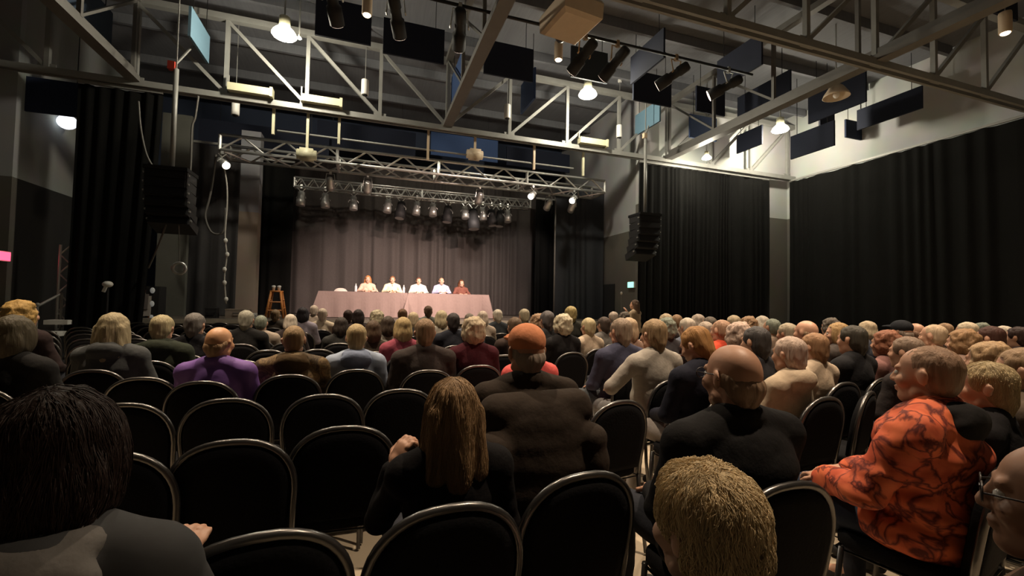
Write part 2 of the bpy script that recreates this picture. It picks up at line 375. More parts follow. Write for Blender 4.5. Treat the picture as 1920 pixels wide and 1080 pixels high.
def pendant(px, py, z, lit, label):
    p = at_z(px, py, z); e = empty('pendant_lamp', p)
    ob('shade', MB().lathe([(.085, 0), (.09, .01), (.09, .36), (.085, .38), (.02, .4)], n=16), M_WHITE if not lit else M_BEIGE, e, smooth=True)
    ob('cord', MB().bar((0, 0, .38), (0, 0, ZC - p.z), .014), M_STEEL, e)
    ob('ceiling_rose', MB().lathe([(.06, ZC - .07 - p.z), (.06, ZC - p.z)], n=12), M_WHITE, e)
    ob('bulb', MB().ell((0, 0, .0), (.07, .07, .04)), lamp_emit('pendant_glow', (1, .75, .45), 5) if lit else M_BLACK, e, smooth=True)
    tag(e, label, 'lamp')
    if lit:
        l = light('pendant_light', 'SPOT', (0, 0, -.06), PENDANT * 6, (1, .78, .56), None, spot_size=1.35, spot_blend=.9, shadow_soft_size=.07); l.parent = e
    return e
for a in ((684, 178, 6.55, False, 'white cylinder pendant left of the central beam'), (688, 28, 6.6, True, 'cylinder pendant with lit bulb at top centre'), (1047, 112, 6.6, True, 'cylinder pendant with lit bulb left of the middle lamp'), (951, 222, 6.5, False, 'white cylinder pendant above the orange-lit chord'), (1161, 258, 6.5, False, 'white cylinder pendant left of the pale blue panel'), (441, 216, 5.9, False, 'small white cylinder pendant above left stage truss'), (1885, 62, 6.45, True, 'cylinder pendant at the top right edge')): pendant(*a)
for (x, y) in ((3.6, 5.0), (7.0, 6.4), (10.4, 6.0), (5.6, 2.6), (8.6, 3.2), (-2.4, 4.6), (.4, 4.2), (2.9, 1.3)):
    q = Vector((x, y, 6.6)); d = q - CAM0; dz = d.dot(CF); px = 960 + FPX * d.dot(CR) / dz; py = 540 - FPX * d.dot(CU) / dz
    if py < -20: pendant(px, py, 6.6, True, 'cylinder pendant with lit bulb above the audience, %s row at %s' % ('nearer' if y < 4 else 'farther', 'left' if x < 0 else 'centre' if x < 5 else 'right middle' if x < 8 else 'far right') + (', over the aisle' if x < 2 and x > 0 else ''))['group'] = 'pendants above the audience'
p = at_z(1568, 182, 6.5); e = empty('dome_pendant', p)
ob('shade', MB().lathe([(.03, .34), (.06, .32), (.14, .25), (.26, .06), (.28, 0), (.27, 0), (.1, .2)], n=20), M_BEIGE, e, smooth=True)
ob('bulb', MB().ell((0, 0, .06), (.07, .07, .09)), M_WHITE, e, smooth=True); ob('cord', MB().bar((0, 0, .33), (0, 0, ZC - p.z), .02), M_STEEL, e)
tag(e, 'unlit beige dome pendant under the right roof beam', 'lamp')
# white globe peeking past the left drape, exit signs
p = at_Y(126, 229, 13.0); e = empty('wall_floodlight', p)
ob('globe', MB().ell((0, 0, 0), (.19, .16, .17)), mat('globe_glow', (.8, .8, .85), .4, emit=.9, ecol=(.85, .88, 1)), e, smooth=True); ob('bracket', MB().bar((0, .1, 0), (-.1, .5, .1), .05), M_STEEL, e)
tag(e, 'glowing white globe light left of the tall black drape', 'lamp')
def exit_sign(p, n, wid, h, col, s, label):
    e = empty('exit_sign', p); R = Vector(n).to_track_quat('Y', 'Z').to_matrix()
    ob('case', MB().box((0, 0, 0), (wid, .06, h), R), M_WHITE, e)
    ob('face', MB().box(R @ Vector((0, .033, 0)), (wid * .92, .012, h * .86), R), mat('exit_' + label[:5], col, .4, emit=s, ecol=col), e)
    tag(e, label, 'sign')
exit_sign(at_X(4, 480, XWL + .05), (1, 0, 0), .34, .2, (1, .06, .12), 2.2, 'red glowing exit sign at the left edge')
exit_sign(at_X(1184, 534, XS - .04), (-1, 0, 0), .35, .2, (.35, .95, .75), .9, 'green glowing exit sign on the right stage wall')
# ------------------------------------------------------------------ loudspeaker arrays
def array(px, ptop, pbot, abot, Y, label, n=6):
    top = at_Y(px, ptop, Y); mid = at_Y(px, pbot, Y); low = at_Y(px, abot, Y)
    e = empty('line_array_speaker', (mid.x, Y, low.z)); H = mid.z - low.z
    wob('suspension_pipe', MB().tube([(mid.x, Y, top.z), (mid.x, Y, mid.z)], .045, 10), M_STEEL, e, True)
    wob('rigging_frame', MB().box((mid.x, Y, mid.z), (.72, .6, .07)), M_BLACK, e)
    for k in range(n):
        a = k / n; z = mid.z - H * (k + .5) / n - .02; tilt = math.radians(-2 - 3.2 * k); R = Matrix.Rotation(tilt, 3, 'X')
        yy = Y - .02 * k + .012 * k * k
        c = wob('speaker_cabinet', MB().box((mid.x, yy, z), (.7, .5, H / n * .95), R), M_BLACKM, e)
        wob('grille', MB().box(Vector((mid.x, yy, z)) + R @ Vector((0, -.255, 0)), (.64, .02, H / n * .8), R), M_BLACK, c)
        for s in (-1, 1): wob('rigging_pin', MB().box(Vector((mid.x + s * .36, yy, z)) + R @ Vector((0, -.22, 0)), (.03, .05, .03), R), M_ALU, c)
    wob('suspension_chain', MB().bar((mid.x, Y, top.z), (mid.x, Y, ZC), .02), M_STEEL, e)
    tag(e, label, 'speaker'); return e, top, mid, low
aL = array(322, 128, 322, 426, 10.3, 'black line-array loudspeaker hanging at the left of the stage')
aR = array(1209, 258, 405, 482, 10.6, 'black line-array loudspeaker hanging at the right of the stage')
t = aL[1]; wob('shackle', MB().box(t + Vector((0, 0, .05)), (.12, .1, .16)), M_RED, aL[0]); wob('chain', MB().bar(t, at_Y(368, 80, 11.1), .03), M_STEEL, aL[0])
wob('shackle', MB().box(aR[1] + Vector((0, 0, .05)), (.1, .1, .14)), M_BEIGE, aR[0]); wob('chain', MB().bar(aR[1], at_Y(1216, 236, 10.7), .03), M_STEEL, aR[0])
def cable(name, pts, r, mt, label, cat='cable'):
    ps = []
    P = [Vector(p) for p in pts]
    for i in range(len(P) - 1):
        p0, p1, p2, p3 = P[max(i - 1, 0)], P[i], P[i + 1], P[min(i + 2, len(P) - 1)]
        for k in range(6):
            t = k / 6; ps.append(.5 * ((2 * p1) + (p2 - p0) * t + (2 * p0 - 5 * p1 + 4 * p2 - p3) * t * t + (3 * p1 - p0 - 3 * p2 + p3) * t ** 3))
    ps.append(P[-1]); return tag(ob(name, MB().tube(ps, r, 6), mt, None, smooth=True), label, cat)
cable('speaker_cable', [at_Y(x, y, 10.9) for x, y in ((260, 190), (264, 240), (275, 290), (292, 317), (310, 322))], .018, M_CABLE, 'grey cable looping down to the left loudspeaker array')
cable('speaker_cable', [at_Y(x, y, 10.9) for x, y in ((372, 180), (366, 220), (360, 240), (358, 300), (355, 345))], .02, M_CABLE, 'grey cable dropping right of the left loudspeaker array')
cable('cable_loop', [at_Y(x, y, 12.6) for x, y in ((405, 290), (398, 345), (392, 375), (385, 405), (394, 432), (408, 439), (420, 430), (423, 390))], .025, M_CABLE, 'hanging loop of cable before the charcoal wing drape')
cable('knotted_rope', [at_Y(x, y, 12.34) for x, y in ((412, 280), (424, 335), (426, 380), (422, 440), (425, 480), (421, 520), (424, 570))], .018, M_ROPE, 'pale rope with bright knots hanging beside the pilaster', 'rope')
for (x, y) in ((423, 451), (426, 477), (421, 505), (421, 530), (424, 561)):
    wob('knot', MB().ell(at_Y(x, y, 12.32), (.045, .04, .06)), M_WHITE, bpy.data.objects['knotted_rope'], True)
hk = empty('hanging_hook', at_Y(336, 503, 10.3)); a = at_Y(336, 503, 10.3)
wob('hook_ring', MB().tube([a + Vector((.11 * math.cos(t * PI / 8), 0, .11 * math.sin(t * PI / 8))) for t in range(16)], .028, 6, closed=True), M_ALU, hk, True)
wob('hook_line', MB().tube([a + Vector((0, 0, .11)), at_Y(335, 415, 10.3)], .01, 5), M_CABLE, hk); tag(hk, 'steel ring hook on a line under the left loudspeaker array', 'hook')
cable('guy_line', [at_Y(312, 420, 10.3), at_Y(295, 465, 11.2), at_Y(278, 503, 11.45)], .018, M_CABLE, 'slack line slanting below the left loudspeaker array')
# ------------------------------------------------------------------ stage lighting trusses
def box_truss(xa, xb, y0, y1, z0, z1, n, label, cr=.028, lr=.014):
    e = empty('lighting_truss', ((xa + xb) / 2, (y0 + y1) / 2, z0))
    for (y, z) in ((y0, z1), (y0, z0), (y1, z0), (y1, z1)):
        wob('chord_tube', MB().tube([(xa, y, z), (xb, y, z)], cr, 8), M_ALU, e, True)
    st_ = (xb - xa) / n
    for k in range(n):
        x = xa + k * st_
        for (pa, pb) in (((y0, z0), (y0, z1)), ((y0, z0), (y1, z0)), ((y1, z0), (y1, z1))):
            a, b = (pa, pb) if pb is not pa else (pb, pa)
            wob('lattice_brace', MB().tube([(x, *a), (x + st_ / 2, *b)], lr, 6), M_ALU, e)
            wob('lattice_brace', MB().tube([(x + st_ / 2, *b), (x + st_, *a)], lr, 6), M_ALU, e)
    for x in (xa, (xa + xb) / 2, xb, xa * .75 + xb * .25, xa * .25 + xb * .75):
        wob('end_frame', MB().tube([(x, y0, z0), (x, y0, z1)], cr, 6).tube([(x, y0, z0), (x, y1, z0)], cr, 6).tube([(x, y1, z0), (x, y1, z1)], cr, 6), M_ALU, e)
    tag(e, label, 'truss'); return e
box_truss(-3.5, 7.2, 12.3, 13.15, 5.0, 5.38, 11, 'large aluminium lattice lighting truss across the front of the stage', .042, .024)
box_truss(-2.2, 5.6, 14.8, 15.1, 4.86, 5.14, 22, 'small rear aluminium truss loaded with stage lights', .03, .016)
# drop rods, hoists and pipe between roof truss and lighting truss
def rod(px, pt, pb, Y, label, hoist=None, mt=M_CREAM):
    Y = YF + .12; a, b = at_Y(px, pt, Y), at_Y(px, pb, Y); a.z = ZT + .06; e = empty('drop_rod', b)
    wob('rod', MB().bar((b.x, Y, a.z), (b.x, Y, b.z), .06), mt, e)
    wob('clamp', MB().box((b.x, Y, a.z), (.14, .14, .1)), mt, e)
    if hoist is not None:
        h = at_Y(px, hoist, Y); wob('hoist_motor', MB().box(h, (.3, .25, .26)).lathe([(.12, -.22), (.13, -.05), (.13, .05), (.12, .22)], h, 12, Matrix.Rotation(PI / 2, 3, 'Y')), mt, e, True)
    tag(e, label, 'rod')
rod(512, 178, 252, 12.0, 'cream drop rod at the left of the stage truss')
rod(575, 275, 300, 12.5, 'chain hoist sitting on the left stage truss', 290)
rod(635, 205, 270, 12.0, 'cream drop rod left of the stage centre')
rod(890, 240, 300, 12.0, 'beige drop rod and hoist motor over the stage centre', 290, M_BEIGE)
rod(802, 255, 300, 12.2, 'drop rod above the middle of the stage truss', None, M_BEIGE)
rod(1001, 280, 318, 12.0, 'drop rod right of the stage centre', None, M_BEIGE)
rod(1093, 285, 330, 12.0, 'thin drop rod at the right of the stage truss')
a, b = at_Y(520, 245, YF + .17), at_Y(1075, 322, YF + .17)
tag(ob('lighting_pipe', MB().tube([(a.x, YF + .17, a.z), (b.x, YF + .17, a.z)], .025, 8), M_STEEL, None, smooth=True), 'thin steel pipe between roof truss and stage truss', 'pipe')
for (x0, x1, y, lb) in ((428, 510, 180, 'cream ballast box on the front roof truss, left'), (1085, 1135, 277, 'cream ballast box on the front roof truss, right'), (565, 640, 195, 'cream ballast box on the front roof truss, above left hoist')):
    p, q = at_Y(x0, y, YF - .12), at_Y(x1, y, YF - .12); e = empty('ballast_box', (p.x, YF - .12, ZT + .11))
    wob('case', MB().box(((p.x + q.x) / 2, YF - .14, ZT + .22), (q.x - p.x, .2, .17)), M_CREAM, e); wob('end_cap', MB().box((q.x, YF - .14, ZT + .22), (.06, .24, .22)), M_CREAM, e); wob('conduit', MB().bar((p.x, YF - .14, ZT + .3), (p.x, YF - .14, ZT + .5), .03), M_STEEL, e)
    tag(e, lb, 'box')
# ------------------------------------------------------------------ stage lights
def par_can(p, target, label, group, body=M_BLACK, s=1.0, ribbed=False, clampm=M_ALU, lens=None):
    e = empty('stage_light', p); d = (Vector(target) - Vector(p)).normalized(); R = d.to_track_quat('-Z', 'Y').to_matrix()
    c = R @ Vector((0, 0, -.05 * s)) + Vector((0, 0, -.25 * s))
    prof = [(.05, .2), (.085, .17), (.095, .05), (.1, -.02), (.115, -.05), (.115, -.2)]
    if ribbed: prof = [(.06, .28), (.085, .25), (.09, .1), (.075, .08), (.075, -.05), (.1, -.07), (.1, -.3)]
    ob('can', MB().lathe([(r * s, z * s) for r, z in prof], c, 14, R), body, e, smooth=True)
    ob('lens', MB().lathe([(.098 * s, prof[-1][1] * s - .002), (.05 * s, prof[-1][1] * s - .004)], c, 14, R), lens or M_ALU, e)
    ob('yoke', MB().tube([c + R @ Vector((-.13 * s, 0, 0)), c + R @ Vector((-.13 * s, .0, .03 * s)), Vector((-.1 * s, 0, -.02)), Vector((.1 * s, 0, -.02)), c + R @ Vector((.13 * s, 0, .03 * s)), c + R @ Vector((.13 * s, 0, 0))], .012 * s, 6), clampm, e)
    ob('clamp', MB().box((0, 0, .03), (.06, .06, .12)), clampm, e)
    tag(e, label, 'stage light', group); return e, c, R
GL = 'stage lights on the rear truss'
for k, (x, big) in enumerate(((565, 0), (610, 0), (663, 0), (728, 0), (752, 1), (782, 0), (812, 0), (840, 1), (872, 0), (888, 2), (905, 0), (922, 1), (938, 1), (952, 0))):
    p = at_Y(x, 366 + (x - 600) * .05, 14.82); p.z = 4.84
    par_can(p, (p.x + random.uniform(-.6, .6), 14.82 - random.uniform(.3, 1.4), 0), '%s stage light under the rear truss, %s from the left' % ('silver' if big == 0 else 'black', ('first', 'second', 'third', 'fourth', 'fifth', 'sixth', 'seventh', 'eighth', 'ninth', 'tenth', 'eleventh', 'twelfth', 'thirteenth', 'fourteenth')[k]), GL, M_ALU if big == 0 else M_BLACKM, 1.15 + .35 * big)
for k, (x, y) in enumerate(((620, 312), (690, 325), (1030, 338), (1075, 338), (900, 345))):
    p = at_Y(x, y, 13.15); p.z = 4.93
    e, c, R = par_can(p, (p.x, 16.6, 2.6), 'silver stage light under the front lighting truss, %s' % ('far left', 'left of centre', 'right of centre', 'far right', 'centre')[k], 'lights under the front stage truss', M_ALU, 1.0)
    if k in (1, 2, 4):
        l = light('spot_beam', 'SPOT', c + R @ Vector((0, 0, -.26)), STAGE_W * .1, (1, .85, .75), None, spot_size=1.25, spot_blend=.9, shadow_soft_size=.08); l.parent = e; l.rotation_euler = R.to_euler()
for (x, y, lb) in ((417, 290, 'tiny bright spotlight at the left end of the stage truss'), (1076, 366, 'tiny bright spotlight at the right end of the stage truss'), (1000, 340, 'bright spotlight on the right half of the stage truss')):
    p = at_Y(x, y, 12.3); p.z = 4.73; par_can(p + Vector((0, 0, .2)), (p.x + (1.2 if x < 700 else -1.2), 11.0, 3.8), lb, None, M_ALU, .9, lens=lamp_emit('spot_glow', (1, .93, .8), 6))
# front-of-house pipe with profile spots aimed at the table
PY, PZ = 7.0, 6.2
tag(ob('lighting_pipe', MB().tube([(-1.5, PY, PZ + .1), (7.6, PY, PZ + .1)], .028, 8), M_BLACK, None, smooth=True), 'black lighting bar carrying the spotlights above the audience', 'pipe')
TGT = Vector((1.9, 13.6, 2.3))
FOH = ((622, 0), (742, 12), (862, 38), (1098, 62), (1158, 68), (1268, 82), (1366, 115))
names = ('leftmost black spotlight on the bar', 'black spotlight above the first navy panel', 'black spotlight left of the central beam', 'black spotlight under the beige projector', 'long black spotlight right of the projector', 'ribbed brass-trimmed spotlight on the bar', 'rightmost black spotlight on the bar')
M_BRASS = mat('brass_trim', (.5, .34, .2), .4, .6)
for k, (x, y) in enumerate(FOH):
    p = at_Y(x, y, PY); p.z = PZ + .05
    e, c, R = par_can(p, TGT + Vector((random.uniform(-2, 2), 0, 0)), names[k], 'front spotlights', M_BLACKM, 1.15, True, M_BRASS if k in (3, 4, 5) else M_ALU, lamp_emit('foh_lens', (1, .75, .6), 3))
    if k in (2, 3, 4, 5):
        l = bpy.data.lights.new('spot_beam', 'SPOT'); l.energy = STAGE_W; l.color = (1, .74, .62); l.spot_size = .8; l.spot_blend = .8; l.shadow_soft_size = .06
        lo = bpy.data.objects.new('spot_beam', l); COL.objects.link(lo); lo.parent = e; lo.location = c + R @ Vector((0, 0, -.4))
        tg = TGT + Vector(((k - 3.4) * 1.1, 0, 0)); lo.rotation_euler = (tg - (p + lo.location)).to_track_quat('-Z', 'Y').to_euler()
q = at_Y(1040, 480, 13.5); e = empty('drape_pole', (q.x, 13.5, SZ)); wob('pole', MB().tube([(q.x, 13.5, SZ), (q.x, 13.5, 5.0)], .03, 8), M_BEAM, e, True); wob('base_plate', MB().box((q.x, 13.5, SZ + .01), (.35, .35, .02)), M_BLACK, e); tag(e, 'thin grey upright pole beside the blue-black leg drape', 'pole')
# projector
p = at_Y(1070, 28, 6.6); e = empty('projector', (p.x, 6.6, p.z - .25))
R = Matrix.Rotation(.12, 3, 'Z')
hw, hd = .38, .42
ob('case', MB().add([R @ Vector((sx * hw * s, sy * hd * s, z)) for (z, s) in ((0, .82), (.05, .97), (.3, 1), (.36, .93)) for (sx, sy) in ((-1, -1), (1, -1), (1, 1), (-1, 1))], [(3, 2, 1, 0), (12, 13, 14, 15)] + [(4 * i + k, 4 * i + (k + 1) % 4, 4 * i + 4 + (k + 1) % 4, 4 * i + 4 + k) for i in range(3) for k in range(4)]), M_BEIGE, e)
ob('lens_barrel', MB().lathe([(.09, 0), (.09, .12), (.07, .14)], R @ Vector((.1, hd, .17)), 14, Matrix.Rotation(-PI / 2, 3, 'X')), M_BLACK, e, smooth=True)
ob('mount_pole', MB().bar((0, 0, .34), (0, 0, ZC - p.z + .25), .06), M_STEEL, e); tag(e, 'beige ceiling projector at the top of the hall', 'projector')
# ------------------------------------------------------------------ chairs
def arch(wb, wt, z0, z1, n=10):
    pts = [(-wb, z0), (-(wb * .4 + wt * .6), z0 + (z1 - z0) * .35)]
    for k in range(n * 2 + 1):
        t = PI - PI * k / (2 * n); c, s_ = math.cos(t), math.sin(t)
        pts.append((wt * math.copysign(abs(c) ** .82, c), z0 + (z1 - z0) * .54 + (z1 - z0) * .46 * abs(s_) ** .86))
    pts += [((wb * .4 + wt * .6), z0 + (z1 - z0) * .35), (wb, z0)]
    return pts
LEAN = math.radians(9)
def back_pt(x, z, y=0): return Vector((x, -.19 - (z - .45) * math.tan(LEAN) + y, z))
def chair_parts(n=10, tn=8):
    P = {}
    P['back_frame'] = fix(MB().tube([back_pt(x, z) for x, z in arch(.195, .208, .43, .868, n)], .0125, tn).mesh('back_frame', True))
    ol = arch(.182, .196, .47, .856, n); m = MB(); cx, cz = 0, .66; rings = []
    for (s, y) in ((1, .004), (.96, -.014), (.8, -.02), (.0, -.022)): rings.append([back_pt(cx + (x - cx) * s, cz + (z - cz) * s, y) for x, z in ol])
    fr = [[back_pt(cx + (x - cx) * s, cz + (z - cz) * s, y) for x, z in ol] for (s, y) in ((1, .014), (.94, .034), (.7, .045), (.0, .048))]
    for rr in (rings, fr):
        N = len(ol); vs_ = [p for r in rr for p in r]
        m.add(vs_, [(i * N + k, i * N + (k + 1) % N, (i + 1) * N + (k + 1) % N, (i + 1) * N + k) for i in range(3) for k in range(N)])
    m.add(rings[0] + fr[0], [(k, (k + 1) % N, N + (k + 1) % N, N + k) for k in range(N)])
    P['backrest'] = fix(m.mesh('backrest', True))
    m = MB(); vs_ = []; N = 20
    for (z, s) in ((.43, .96), (.44, 1), (.475, 1), (.49, .95), (.497, .6), (.498, 0)):
        for k in range(N):
            t = 2 * PI * k / N; c, q = math.cos(t), math.sin(t)
            vs_.append((.21 * math.copysign(abs(c) ** .4, c) * s, .21 * math.copysign(abs(q) ** .4, q) * s + .01, z))
    m.add(vs_, [(i * N + k, i * N + (k + 1) % N, (i + 1) * N + (k + 1) % N, (i + 1) * N + k) for i in range(5) for k in range(N)] + [tuple(range(N))])
    P['seat'] = fix(m.mesh('seat', True))
    P['seat_frame'] = fix(MB().tube([(-.195, -.19, .42), (-.195, .2, .42), (.195, .2, .42), (.195, -.19, .42)], .011, 6, closed=True).mesh('seat_frame', True))
    for s, nm in ((-1, 'l'), (1, 'r')):
        P['leg_f' + nm] = fix(MB().tube([(s * .195, .18, .43), (s * .2, .2, .2), (s * .205, .22, .012)], .0115, 6).mesh('leg', True))
        P['leg_b' + nm] = fix(MB().tube([(s * .195, -.187, .45), (s * .197, -.2, .3), (s * .2, -.25, .012)], .0115, 6).mesh('leg', True))
    return P
CH = chair_parts(); CHS = chair_parts(5, 5)
_m = MB()
def join_simple():
    bm = bmesh.new(); me = bpy.data.meshes.new('chair_small')
    for nm, mi in (('backrest', 0), ('seat', 0), ('back_frame', 1), ('leg_fl', 1), ('leg_fr', 1), ('leg_bl', 1), ('leg_br', 1)):
        n0 = len(bm.faces); bm.from_mesh(CHS[nm]); bm.faces.ensure_lookup_table()
        for f in bm.faces[n0:]: f.material_index = mi; f.smooth = True
    bm.to_mesh(me); bm.free(); return me
CHJ = join_simple()
CHAIRS = []
def chair(x, y, head, label, group=None):
    far = Vector((x, y)).length > 6.2; CHAIRS.append((x, y))
    if far:
        o = ob('stacking_chair', CHJ, [M_VINYL, M_CHAIRF]); o.location = (x, y, 0); o.rotation_euler.z = head
    else:
        o = empty('stacking_chair', (x, y, 0), head)
        for k in ('seat', 'backrest'): ob(k, CH[k], M_VINYL, o)
        for k in ('back_frame', 'seat_frame'): ob(k, CH[k], M_CHAIRF, o)
        for k in ('leg_fl', 'leg_fr', 'leg_bl', 'leg_br'): ob('leg', CH[k], M_CHAIRF, o)
    tag(o, label, 'chair', group or 'stacking chairs in the hall'); return o
def chair_px(px, py, head, label):                            # pixel of the top of the backrest
    p = at_z(px, py, .875); h = math.radians(head); o = Vector((math.sin(h) * -.257, math.cos(h) * .257, 0)); x, y = p.x + o.x, p.y + o.y; return None if any((x - a) ** 2 + (y - b) ** 2 < .36 ** 2 for a, b in CHAIRS) else chair(x, y, h, label)
# ------------------------------------------------------------------ people
class SB:
    """a body described by ellipsoids and tapered capsules, blended smoothly into one continuous surface"""
    def __init__(s): s.p = []
    def ell(s, c, rad, R=None, *_): s.p.append((0, np.array(c, float), np.array(rad, float), None if R is None else np.array(R, float))); return s
    def cap(s, a, b, ra, rb, *_): s.p.append((1, np.array(a, float), np.array(b, float), (ra, rb))); return s
    def ring(s, c, r, r2, n=14):
        c = Vector(c)
        for k in range(n): s.cap(c + Vector((r * math.cos(2 * PI * k / n), r * math.sin(2 * PI * k / n), 0)), c + Vector((r * math.cos(2 * PI * (k + 1) / n), r * math.sin(2 * PI * (k + 1) / n), .012)), r2, r2)
        return s
def remesh(sb, voxel, _smooth=0, name='body', disp=None, blend=.014):
    lo = np.full(3, 1e9); hi = -lo; bb = []
    for p in sb.p:
        if p[0] == 0: r = p[2].max() if p[3] is not None else p[2]; l, h = p[1] - r, p[1] + r
        else: r = max(p[3]); l, h = np.minimum(p[1], p[2]) - r, np.maximum(p[1], p[2]) + r
        bb.append((l, h)); lo = np.minimum(lo, l); hi = np.maximum(hi, h)
    lo = lo - 3 * voxel; n = np.ceil((hi - lo) / voxel).astype(int) + 4
    F = np.full(n, .2, np.float32); ax = [(lo[i] + np.arange(n[i]) * voxel).astype(np.float32) for i in range(3)]
    for p, (l, h) in zip(sb.p, bb):
        k = min(blend, .6 * (p[2].min() if p[0] == 0 else min(p[3]))); g = k + 2 * voxel
        i0 = np.maximum(np.floor((l - g - lo) / voxel).astype(int), 0); i1 = np.minimum(np.ceil((h + g - lo) / voxel).astype(int) + 1, n)
        sl = tuple(slice(i0[i], i1[i]) for i in range(3)); X, Y, Z = np.meshgrid(ax[0][sl[0]], ax[1][sl[1]], ax[2][sl[2]], indexing='ij', sparse=True)
        if p[0] == 0:
            dx, dy, dz = X - np.float32(p[1][0]), Y - np.float32(p[1][1]), Z - np.float32(p[1][2]); R = p[3]
            if R is not None: dx, dy, dz = [(dx * np.float32(R[0, i]) + dy * np.float32(R[1, i]) + dz * np.float32(R[2, i])) for i in range(3)]
            rx, ry, rz = p[2].astype(np.float32)
            k0 = np.sqrt((dx / rx) ** 2 + (dy / ry) ** 2 + (dz / rz) ** 2); k1 = np.sqrt((dx / rx ** 2) ** 2 + (dy / ry ** 2) ** 2 + (dz / rz ** 2) ** 2)
            d = k0 * (k0 - 1) / np.maximum(k1, 1e-6)
        else:
            a, b = p[1].astype(np.float32), p[2].astype(np.float32); v = b - a; L = max(float(v @ v), 1e-9); ra, rb = p[3]
            dx, dy, dz = X - a[0], Y - a[1], Z - a[2]; t = np.clip((dx * v[0] + dy * v[1] + dz * v[2]) / np.float32(L), 0, 1)
            d = np.sqrt((dx - t * v[0]) ** 2 + (dy - t * v[1]) ** 2 + (dz - t * v[2]) ** 2) - (ra + (rb - ra) * t)
        A = F[sl]; hh = np.maximum(k - np.abs(A - d), 0) / k; F[sl] = np.minimum(A, d) - hh * hh * np.float32(k * .25)
    S = F < 0; cn = np.zeros(n - 1, np.uint8)                  # surface nets: one vertex in each cell the surface crosses
    for i in (0, 1):
        for j in (0, 1):
            for k in (0, 1): cn += S[i:n[0] - 1 + i, j:n[1] - 1 + j, k:n[2] - 1 + k]
    C = np.argwhere((cn > 0) & (cn < 8)); acc = np.zeros((len(C), 3)); cnt = np.zeros(len(C))
    cor = [(i, j, k) for i in (0, 1) for j in (0, 1) for k in (0, 1)]; val = {c: F[C[:, 0] + c[0], C[:, 1] + c[1], C[:, 2] + c[2]].astype(float) for c in cor}
    for c in cor:
        for x in range(3):
            if c[x] == 0:
                e = list(c); e[x] = 1; e = tuple(e); f0, f1 = val[c], val[e]; m = (f0 < 0) != (f1 < 0); t = np.where(m, f0 / np.where(m, f0 - f1, 1), 0)
                q = np.tile(np.array(c, float), (len(C), 1)); q[:, x] = t; acc[m] += q[m]; cnt[m] += 1
    V = lo + (C + acc / cnt[:, None]) * voxel
    idx = np.full(n - 1, -1, np.int64); idx[C[:, 0], C[:, 1], C[:, 2]] = np.arange(len(C)); Q = []
    for x in range(3):
        y, z = (x + 1) % 3, (x + 2) % 3; s0 = [slice(None)] * 3; s1 = [slice(None)] * 3; s0[x] = slice(0, -1); s1[x] = slice(1, None)
        E_ = np.argwhere(S[tuple(s0)] != S[tuple(s1)]); ok = (E_[:, y] > 0) & (E_[:, z] > 0); E_ = E_[ok]; ins = S[E_[:, 0], E_[:, 1], E_[:, 2]]
        def at(dy, dz):
            w_ = E_.copy(); w_[:, y] -= dy; w_[:, z] -= dz; return idx[w_[:, 0], w_[:, 1], w_[:, 2]]
        q = np.stack([at(1, 1), at(0, 1), at(0, 0), at(1, 0)], 1); q[~ins] = q[~ins][:, ::-1]; Q.append(q)
    Q = np.concatenate(Q); Q = Q[(Q >= 0).all(1)]
    out = bpy.data.meshes.new(name); out.vertices.add(len(V)); out.vertices.foreach_set('co', V.astype(np.float32).ravel())
    out.loops.add(len(Q) * 4); out.loops.foreach_set('vertex_index', Q.astype(np.int32).ravel()); out.polygons.add(len(Q))
    out.polygons.foreach_set('loop_start', np.arange(0, len(Q) * 4, 4, dtype=np.int32)); out.polygons.foreach_set('use_smooth', np.ones(len(Q), bool)); out.update(calc_edges=True); out.validate()
    if disp:
        nv = np.empty(len(V) * 3, np.float32); out.vertex_normals.foreach_get('vector', nv); nv = nv.reshape(-1, 3)
        dv = np.array([disp(Vector(p)) for p in V]); V = V + nv * dv[:, None]; out.vertices.foreach_set('co', V.astype(np.float32).ravel()); out.update()
    return out
def hand(m, wrist, d, nrm, side, curl=.5, s=1.0):
    # palm, four fingers of unequal length, thumb leaving the side of the palm near its base
    d = Vector(d).normalized(); nrm = Vector(nrm); nrm = (nrm - d * nrm.dot(d)).normalized(); lat = d.cross(nrm) * side
    w_ = Vector(wrist); R = Matrix((lat, d, nrm)).transposed()
    m.cap(w_ - d * .01, w_ + d * .03, .024 * s, .026 * s, 10)
    m.ell(w_ + d * .055 * s, (.041 * s, .05 * s, .017 * s), R, 12, 8)
    for i, L in enumerate((.07, .08, .074, .058)):
        b = w_ + d * .092 * s + lat * (.029 - .0195 * i) * s; a = 0; p = b; ln = [L * .45, L * .32, L * .26]
        for j in range(3):
            a += curl * (.7 if j == 0 else .95); q = p + (d * math.cos(a) - nrm * math.sin(a)) * ln[j] * s
            m.cap(p, q, (.0092 - .0007 * j) * s, (.0087 - .0007 * j) * s, 8); p = q
    b = w_ + d * .028 * s + lat * .03 * s; q = b + (d * .55 + lat * .7 - nrm * .3).normalized() * .042 * s; m.cap(b, q, .013 * s, .0105 * s, 8)
    m.cap(q, q + (d * .9 + lat * .1 - nrm * .45).normalized() * .032 * s, .0105 * s, .0085 * s, 8)
HC = Vector((0, .03, .15))                                    # neck base -> head centre
